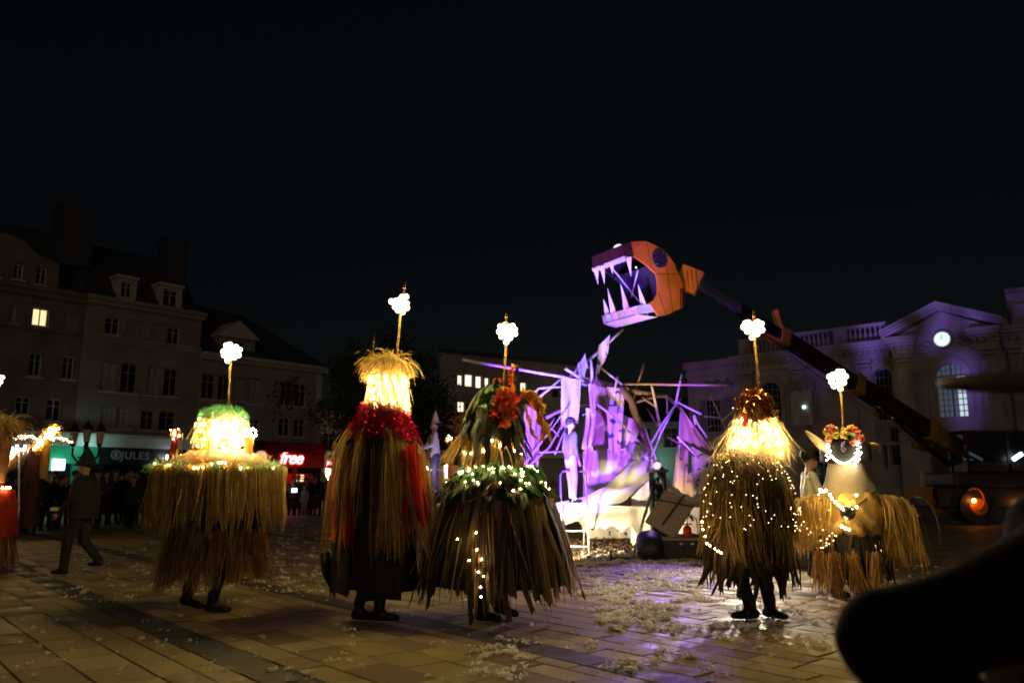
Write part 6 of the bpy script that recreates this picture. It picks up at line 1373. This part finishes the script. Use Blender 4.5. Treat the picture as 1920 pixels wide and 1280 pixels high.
def person(name, loc, rz, label, mats, pose=None, voxel=.022, group=None, h=1.75, hat=None, fingers=False, parent=None, leg=1.12):
    """figure facing +x; mats = top, legs, skin, shoes"""
    p = dict(hipL=(0, .09, .92), hipR=(0, -.09, .92), kneeL=(.03, .1, .5), kneeR=(.03, -.1, .5), ankL=(0, .1, .09), ankR=(0, -.1, .09), sh=1.42, shw=.185, elL=(-.03, .25, 1.14), elR=(-.03, -.25, 1.14), wrL=(.06, .25, .9), wrR=(.06, -.25, .9), head=(.03, 0, 1.62), lean=0.0, toe=.2)
    p.update(pose or {}); q = {k: (V(v) if isinstance(v, tuple) else v) for k, v in p.items()}; L_ = q['lean']
    C_ = []
    ch = V((L_, 0, 1.25)); sh = V((L_ * 1.3, 0, q['sh']))
    for s_, w in ((1, 'L'), (-1, 'R')):
        C_ += [(q['hip' + w], q['knee' + w], .088 * leg, .064 * leg, 1), (q['knee' + w], q['ank' + w], .062 * leg, .05 * leg, 1)]
        a = q['ank' + w]; C_ += [(V((a.x - .03, a.y, a.z - .04)), V((a.x + q['toe'] * .75, a.y + s_ * .02, max(a.z - .055, .03))), .05, .036, 3)]
        so = sh + V((0, s_ * q['shw'], 0)); C_ += [(so, q['el' + w], .066, .05, 0), (q['el' + w], q['wr' + w], .048, .035, 0)]
        wr = q['wr' + w]; d = (wr - q['el' + w]).normalized(); C_ += [(wr + d * .02, wr + d * .075, .026, .03, 2)]
        if fingers:
            a_, b_ = basis(d)
            for k in range(4): C_ += [(wr + d * .08 + b_ * (k - 1.5) * .017, wr + d * (.155 - .012 * abs(k - 1.3)) + b_ * (k - 1.5) * .019 + a_ * .018, .009, .007, 2)]
            C_ += [(wr + d * .04 + b_ * .03, wr + d * .09 + b_ * .055, .011, .008, 2)]
        C_ += [(V((0, s_ * .06, .93)), ch + V((0, s_ * .06, 0)), .115, .11, 0), (ch + V((0, s_ * .07, 0)), sh + V((0, s_ * .1, -.06)), .115, .085, 0), (V((0, s_ * .07, .86)), V((0, s_ * .06, .95)), .1, .11, 1)]
    hd = q['head']; C_ += [(sh + V((0, 0, .0)), hd + V((-.01, 0, -.06)), .058, .05, 2), (hd, hd + V((.0, 0, .07)), .088, .09, 2), (hd + V((.045, 0, -.055)), hd + V((.05, 0, .0)), .05, .062, 2), (hd + V((.1, 0, .0)), hd + V((.085, 0, .045)), .017, .01, 2), (hd + V((0, .088, .0)), hd + V((0, .088, .035)), .018, .016, 2), (hd + V((0, -.088, .0)), hd + V((0, -.088, .035)), .018, .016, 2)]
    r = parent or empty(name, loc, rz, label, "person", group); r.scale = (h / 1.75,) * 3
    blob("body", C_, voxel, mats, r, 2)
    MB().ball(hd + V((-.022, 0, .065)), .1, 14, 8, (1.02, .97, .98)).build("hair", "hair_dark", r, smooth=True)
    if fingers:
        for s_ in (1, -1): MB().ico(hd + V((.083, s_ * .034, .03)), .013).build("eye", "hair_dark", r)
        MB().box(hd.x + .093, hd.x + .1, -.024, .024, hd.z - .052, hd.z - .045).build("mouth", "tulle_red", r)
    if hat == "cap": MB().ball(hd + V((-.01, 0, .1)), .108, 14, 8, (1, .96, .72)).bevbox(hd.x + .06, hd.x + .19, -.08, .08, hd.z + .075, hd.z + .09, .006).build("cap", "hat_dark", r, smooth=True)
    if hat == "cone": MB().lathe([(.13, hd.z + .09), (.1, hd.z + .13), (.05, hd.z + .28), (.004, hd.z + .4)], 14, (hd.x - .02, 0, 0)).build("pointed_hat", "jacket_white", r, smooth=True)
    if hat == "witch": MB().lathe([(.2, hd.z + .02), (.13, hd.z + .07), (.11, hd.z + .14), (.06, hd.z + .24), (.015, hd.z + .3), (.0, hd.z + .3)], 16, (hd.x - .02, 0, 0)).build("pointed_hat", "hat_dark", r, smooth=True)
    if hat == "brim": MB().lathe([(.19, hd.z + .06), (.11, hd.z + .08), (.105, hd.z + .15), (.06, hd.z + .18), (.0, hd.z + .185)], 18, (hd.x - .02, 0, 0)).build("hat", "hat_dark", r, smooth=True)
    return r
# man on the ladder, turned to the right, looking up at the fish
g = at(1072, 942, 15.95)
r = person("person", (g.x, 15.95, PZ), R(25), "man in a dark jacket and pale trousers standing on the platform ladder", ["jacket_dark", "trouser_pale", "skin", "shoe"], dict(wrR=(.03, -.27, .88), wrL=(.04, .26, .9), head=(.0, 0, 1.62), ankL=(.06, .1, .09)), .014, h=1.64, hat="cap", fingers=True)
MB().tube([(.14, .1, 1.1), (.15, .0, 1.25), (.1, -.12, 1.42), (-.04, -.13, 1.47), (-.15, -.03, 1.3)], .014, 6).build("shoulder_strap", "hat_dark", r, smooth=True)
# helper with pointed white hat on the other ladder
g = at(815, 925, 16.9)
r = person("person", (g.x, 16.9, PZ2), R(200), "helper in a white jacket and pointed white hat on the hooped ladder", ["jacket_white", "trouser_blue", "skin", "shoe"], dict(elL=(.12, .25, 1.16), elR=(.14, -.22, 1.16), wrL=(.33, .14, 1.08), wrR=(.33, -.1, 1.1), lean=.04), .016, h=1.5, hat="cone", fingers=True)
MB().tube([(.14, .12, 1.0), (.17, .03, 1.25), (.12, -.12, 1.45), (-.06, -.12, 1.46)], .016, 6).build("shoulder_strap", "hat_dark", r, smooth=True)
lamp("hand_torch_light", 'POINT', at(797, 886, 16.5), 30, (1, .75, .55), None, size=.05)
tq = at(797, 884, 16.5); tc_ = empty("work_lantern", tq - V((0, 0, .1)), 0, "glowing lantern in front of the helper with the pointed hat", "lantern"); glow("lantern_core", (1, .85, .7), 30)
MB().lathe([(.05, .02), (.06, .05), (.06, .18), (.04, .2)], 12).build("lantern_glass", "lantern_core", tc_, smooth=True); MB().lathe([(.0, -.01), (.07, 0), (.07, .02)], 12).lathe([(.07, .2), (.03, .24), (.0, .25)], 12).build("lantern_frame", "steel_dark", tc_)
# helper bending behind the creature
g = at(1022, 960, 20.5)
person("person", (g.x, 20.5, 0), R(160), "helper in pale sleeves bending behind the cloth creature", ["jacket_white", "trouser_blue", "skin", "shoe"], dict(lean=.22, head=(.38, 0, 1.52), elL=(.35, .25, 1.15), elR=(.35, -.22, 1.15), wrL=(.6, .2, 1.2), wrR=(.6, -.15, 1.2)), .022, h=1.75, hat="brim")
# helper in white shirt between the straw egg and the horned walker
g = at(1519, 940, 12.4)
r = person("person", (g.x, 12.4, 0), R(-5), "helper in a loose white shirt with an orange bag behind the horned walker", ["shirt_white", "trouser", "skin", "shoe"], dict(elL=(.05, .27, 1.15), elR=(.1, -.25, 1.13), wrL=(.3, .2, 1.1), wrR=(.33, -.16, 1.1)), .015, h=1.86, hat="brim", fingers=True)
MB().bevbox(-.14, .16, -.3, -.2, .74, 1.04, .04).build("orange_bag", "bag_orange", r, smooth=True)
# walking figure on the left
g = on_ground(145, 1076)
r = person("person", (g.x, g.y, 0), R(180), "dark clothed figure in a pointed hat striding across the paving", ["coat_olive", "trouser", "skin", "shoe"], dict(kneeL=(.15, .09, .52), ankL=(.17, .09, .1), kneeR=(.0, -.09, .5), ankR=(-.27, -.09, .2), elL=(.05, .27, 1.15), wrL=(.24, .24, .93), elR=(.0, -.27, 1.14), wrR=(.1, -.28, .9)), .016, h=1.78, hat="witch", fingers=True, leg=1.3)
MB().lathe([(.09, 1.5), (.17, 1.42), (.21, 1.25), (.2, 1.0), (.21, .84)], 24, wob=.07, sy=1.2).build("cloak", "coat_olive", r, smooth=True)
MB().bevbox(.24, .36, .16, .28, .96, 1.01, .01).build("armband", "paper", r)

# ------------------------------------------------------------------ crowd along the shops
random.seed(21)
protos = []
CM = [["crowd_black", "crowd_blue", "skin", "shoe"], ["crowd_brown", "crowd_black", "skin", "shoe"], ["crowd_grey", "crowd_blue", "skin", "shoe"], ["crowd_red", "crowd_black", "skin", "shoe"], ["crowd_blue", "crowd_black", "skin", "shoe"], ["crowd_black", "crowd_grey", "skin", "shoe"]]
POS = [dict(), dict(wrL=(.28, .12, 1.2), elL=(.1, .25, 1.15)), dict(wrL=(.2, .0, 1.1), wrR=(.2, .02, 1.08), elL=(.05, .27, 1.12), elR=(.05, -.27, 1.12)), dict(wrR=(.3, -.1, 1.5), elR=(.18, -.26, 1.28)), dict(ankL=(.1, .12, .09), lean=.03), dict(wrL=(.05, .2, .9), head=(.04, .03, 1.6))]
GRP = "spectators in the shadowed crowd"; GL = "dark clothed spectator standing in the shadowy crowd before the shops"
for i in range(6):
    protos.append(person("person", (-30 - i, -20, 0), 0, GL, CM[i], POS[i], .034, GRP, 1.75, hat="cap" if i == 2 else None))
spots = []
for k in range(48): px = random.uniform(-10, 320); spots.append((px, random.uniform(22.5, 27) + px * .012))
for k in range(10): spots.append((random.uniform(330, 500), random.uniform(28, 33)))
for k in range(16): spots.append((random.uniform(520, 650), random.uniform(34.5, 38)))
for k in range(5): spots.append((random.uniform(1390, 1480), random.uniform(34, 40)))
for k in range(4): spots.append((random.uniform(1080, 1280), random.uniform(44, 50)))
good = []
for px, Y in spots:
    g = at(px, 900, Y)
    if all((g.x - a) ** 2 + (Y - b) ** 2 > .5 ** 2 for a, b in good): good.append((g.x, Y))
for i, (x, y) in enumerate(good):
    o = protos[i] if i < 6 else copy_tree(random.choice(protos)); k = random.uniform(.9, 1.04)
    o.location = (x, y, 0); o.rotation_euler = (0, 0, math.atan2(8 - y, 1 - x) + random.gauss(0, .5)); o.scale = (k, k, k)
    q_ = 960 + FPX * x / y; wear = {"crowd_black": "black coated", "crowd_brown": "brown coated", "crowd_grey": "grey coated", "crowd_red": "dark red clad", "crowd_blue": "navy clad"}[o.children[0].data.materials[0].name]
    where = ("under the dragon puppet" if q_ < 110 else "behind the striding figure" if q_ < 200 else "below the grey shop letters" if q_ < 320 else "behind the wide tiered straw costume" if q_ < 520 else "in front of the red phone shop" if q_ < 700 else "on the far side behind the cloth creature" if q_ < 1320 else "on the far side beneath the boom")
    o["label"] = wear + " spectator standing in shadow " + where
def P2(px, Y): g = at(px, 960, Y); return (g.x, Y, 0)
person("person", P2(570, 33.6), R(-110), "child in a pale top standing before the red shop", ["crowd_pale", "crowd_pale", "skin", "shirt_white"], dict(), .03, None, 1.3)
person("person", P2(604, 34), R(-70), "tall adult in black beside the child in a pale top", ["crowd_black", "crowd_black", "skin", "shoe"], dict(), .03, None, 1.8)
r = person("person", P2(546, 33.4), R(-60), "spectator holding a bright phone screen before the red shop", ["crowd_grey", "crowd_black", "skin", "shirt_white"], dict(wrL=(.3, .05, 1.15), wrR=(.3, -.05, 1.15), elL=(.08, .25, 1.1), elR=(.08, -.25, 1.1)), .03, None, 1.6)
glow("phone_glow", (.75, .82, 1), 3.0); MB().bevbox(.36, .375, -.12, .12, 1.12, 1.3, .005).build("phone", "phone_glow", r)
person("person", P2(557, 33.9), R(-90), "adult in a grey coat beside the spectator with a bright phone", ["crowd_grey", "crowd_blue", "skin", "shoe"], dict(), .03, None, 1.72)

# ------------------------------------------------------------------ lit puppet and veiled lanterns in the crowd
class Prop(Fig):
    def __init__(s, cx, Y, name, label, cat, group=None):
        s.Y = Y; s.cx = cx; g = at(cx, 1000, Y); s.X = g.x; s.root = empty(name, (g.x, Y, 0), 0, label, cat, group)
f = Prop(80, 20.5, "dragon_puppet", "dragon puppet of glowing garlands, red robe and yellow cloth above the crowd", "puppet")
MB().lathe([(f.r(6), f.z(822)), (f.r(10), f.z(832)), (f.r(13), f.z(860)), (f.r(16), f.z(900)), (f.r(17), 0.3)], 18, (f.p(62, 850).x, .1, 0), wob=.1).build("robe", "crowd_red", f.root, smooth=True)
MB().ball(f.p(62, 824, -.02), f.r(6)).build("hooded_head", "crowd_brown", f.root, smooth=True)
drape("yellow_cloth", [f.p(82, 822), f.p(96, 818), f.p(92, 900), f.p(72, 895)], "cloth_yellow", f.root, 8, 10, .06, 1.5, 3)
MB().tube([f.p(39, 838, -.05), f.p(36, 890, -.05), f.p(36, 975, -.05)], .03, 7).build("support_pole", "alu", f.root)
def curve(pts, n):
    out = []
    for i in range(n): t = i / (n - 1) * (len(pts) - 1); k = min(int(t), len(pts) - 2); a, b = pts[k], pts[k + 1]; u = t - k; out.append((a[0] + (b[0] - a[0]) * u, a[1] + (b[1] - a[1]) * u))
    return out
C1 = curve([(14, 828), (28, 820), (45, 818), (62, 818), (80, 826), (90, 815)], 44); C2 = curve([(90, 818), (100, 822), (116, 822), (134, 827)], 22); C3 = curve([(48, 842), (36, 846), (22, 856), (8, 866), (-4, 874)], 30); C4 = curve([(64, 838), (75, 835), (86, 822), (92, 812), (104, 804)], 34)
fairy(f, [f.p(x + random.gauss(0, 1.5), y + random.gauss(0, 2), random.gauss(-.1, .05)) for x, y in C1 + C2 + C3], .015, "fairy_pink", wire=False)
fairy(f, [f.p(x + random.gauss(0, 3), y + random.gauss(0, 3), random.gauss(-.1, .05)) for x, y in C4] + [f.p(97 + random.gauss(0, 4), 808 + random.gauss(0, 4), -.1) for k in range(22)], .02, "fairy_soft", wire=False)
ro = np.array([tuple(f.p(x, y)) for x, y in C1 + C2] * 9) + RNG.normal(0, .04, (9 * 66, 3)); strands("garland", ro, RNG.normal(0, 1, ro.shape), .13, .03, "leaf_grey", f.root, seg=3)
ro = np.array([tuple(f.p(x, y)) for x, y in C4] * 20) + RNG.normal(0, .05, (680, 3)); strands("yellow_mane", ro, RNG.normal(0, 1, ro.shape), .18, .025, "cloth_yellow", f.root, seg=3)
ro = np.array([tuple(f.p(x, y + 1)) for x, y in C3] * 9) + RNG.normal(0, .03, (270, 3)); strands("raffia_wing", ro, np.array([[0, 0, -1]] * 270) + RNG.normal(0, .1, (270, 3)), .3, .016, "raffia", f.root, seg=4)
MB().tube([f.p(x, y) for x, y in C1[::4] + C2[::4]], .018, 6).build("garland_frame", "bamboo", f.root)
def veiled(cx, top, bot, Y, label, m, s=1.0, side=-1):
    f = Prop(cx, Y, "veiled_lantern", label, "lantern", "veiled lanterns carried in the crowd"); c = f.p(cx, top)
    MB().tube([(0, 0, 0), (0, 0, c.z)], .018, 7).build("pole", "bamboo", f.root)
    o = MB(); R_ = .13 * s
    for k in range(5):
        a = math.pi * k / 5; o.tube([c + V((R_ * math.cos(a) * math.sin(t), R_ * math.sin(a) * math.sin(t), R_ * math.cos(t))) for t in np.linspace(0, 2 * math.pi, 19)], .006, 5, cap=False)
    o.build("wire_ball", "tinsel_gold", f.root, smooth=True)
    fairy(f, [c + V((random.gauss(0, R_ * .45), random.gauss(0, R_ * .45), random.gauss(0, R_ * .45))) for k in range(10)], .014 * s, "fairy_soft", wire=False)
    zb = f.z(bot); drape("veil", [c + V((-.03, -.05, -.05)), c + V((.05 * side * -1, -.05, -.05)), V((.02, -.12, zb)), V((side * .3 * s, -.1, zb - .05))], m, f.root, 9, 10, .04, 1.5, int(cx)); return f
veiled(330, 812, 868, 20.0, "gold wire lantern with a red veil left of the moss hat", "tulle_red")
veiled(372, 798, 845, 21.0, "second red veiled lantern just behind the glowing moss hat", "tulle_red", .8)
veiled(842, 823, 870, 26.0, "small gold lantern with a dark red veil behind the hooped ladder", "crowd_red", 1.0)
veiled(862, 823, 870, 26.6, "small gold lantern nearest the straw tassels of the rooster costume", "crowd_red", 1.0)

# ------------------------------------------------------------------ spectator close to the lens, at the right edge
def W_(px, py, Y): return at(px, py, Y)
base = W_(2080, 1200, 1.45); fg = empty("person", (base.x, base.y, 0), 0, "near spectator in a black coat and wide brimmed hat at the right edge", "person")
def FP(px, py, Y): return at(px, py, Y) - V((base.x, base.y, 0))
el = FP(1662, 1200, 1.18); sh = FP(1990, 1085, 1.38); wr = FP(1800, 1345, 1.12)
sk = FP(2075, 905, 1.42)
caps = [(el, FP(1800, 1165, 1.26), .074, .078, 0), (FP(1800, 1165, 1.26), sh, .078, .098, 0), (el, wr, .074, .058, 0), (wr, wr + V((.07, -.02, .0)), .04, .03, 2),
        (V((0, 0, .95)), V((0, 0, 1.12)), .2, .2, 0), (V((0, 0, 1.12)), V((-.02, 0, 1.28)), .2, .14, 0), (sh, V((.2, .05, 1.27)), .098, .09, 0), (V((.2, .05, 1.27)), V((.26, -.02, 1.0)), .08, .06, 0), (V((.26, -.02, 1.0)), V((.2, .2, .9)), .06, .045, 0),
        (V((-.09, 0, .9)), V((-.1, .02, .5)), .11, .075, 1), (V((-.1, .02, .5)), V((-.1, 0, .1)), .075, .055, 1), (V((.09, 0, .9)), V((.1, .02, .5)), .11, .075, 1), (V((.1, .02, .5)), V((.1, 0, .1)), .075, .055, 1), (V((-.1, -.03, .05)), V((-.1, .17, .045)), .052, .04, 3), (V((.1, -.03, .05)), V((.1, .17, .045)), .052, .04, 3),
        (V((-.02, 0, 1.3)), sk - V((0, 0, .08)), .06, .055, 2), (sk, sk + V((0, .01, .08)), .095, .1, 2), (sk + V((0, .1, .0)), sk + V((0, .09, .04)), .02, .014, 2)]
blob("body", caps, .016, ["cloth_black", "trouser", "skin", "shoe"], fg, 3)
MB().ball(sk + V((0, -.03, .05)), .118, 16, 10, (1, 1, 1.15)).build("hair", "hair_dark", fg, smooth=True)
hb = FP(2042, 712, 1.38); t_ = Matrix.Translation(hb) @ Euler((R(4.5), R(2), 0)).to_matrix().to_4x4()
hm = MB().lathe([(.225, -.012), (.227, -.004), (.2, .004), (.1, .012), (.095, .09), (.06, .12), (.0, .12)], 36); hm.v = [tuple(t_ @ V(q)) for q in hm.v]; hm.build("wide_brim_hat", "hat_dark", fg, smooth=True)
hm = MB().lathe([(.22, -.014), (.1, -.006), (.0, -.006)], 36); hm.v = [tuple(t_ @ V(q)) for q in hm.v]; hm.build("hat_lining", "hat_dark", fg, smooth=True)
hm = MB().tube([(.227 * math.cos(t), .227 * math.sin(t), -.008) for t in np.linspace(0, 2 * math.pi, 49)], .009, 7, cap=False); hm.v = [tuple(t_ @ V(q)) for q in hm.v]; hm.build("painted_rim_light", "strap", fg, smooth=True)  # straw-coloured ring imitates light catching the edge of the dark brim
# fingers of the near hand
o = MB()
for k in range(4): o.tube([wr + V((.08, -.02 + .0 * k, .02 - .018 * k)), wr + V((.13, -.02, .025 - .018 * k)), wr + V((.15, .01, .02 - .018 * k))], [.011, .010, .008], 7)
o.tube([wr + V((.05, -.03, .03)), wr + V((.09, -.05, .045))], [.012, .009], 7); o.build("fingers", "skin", fg, smooth=True)
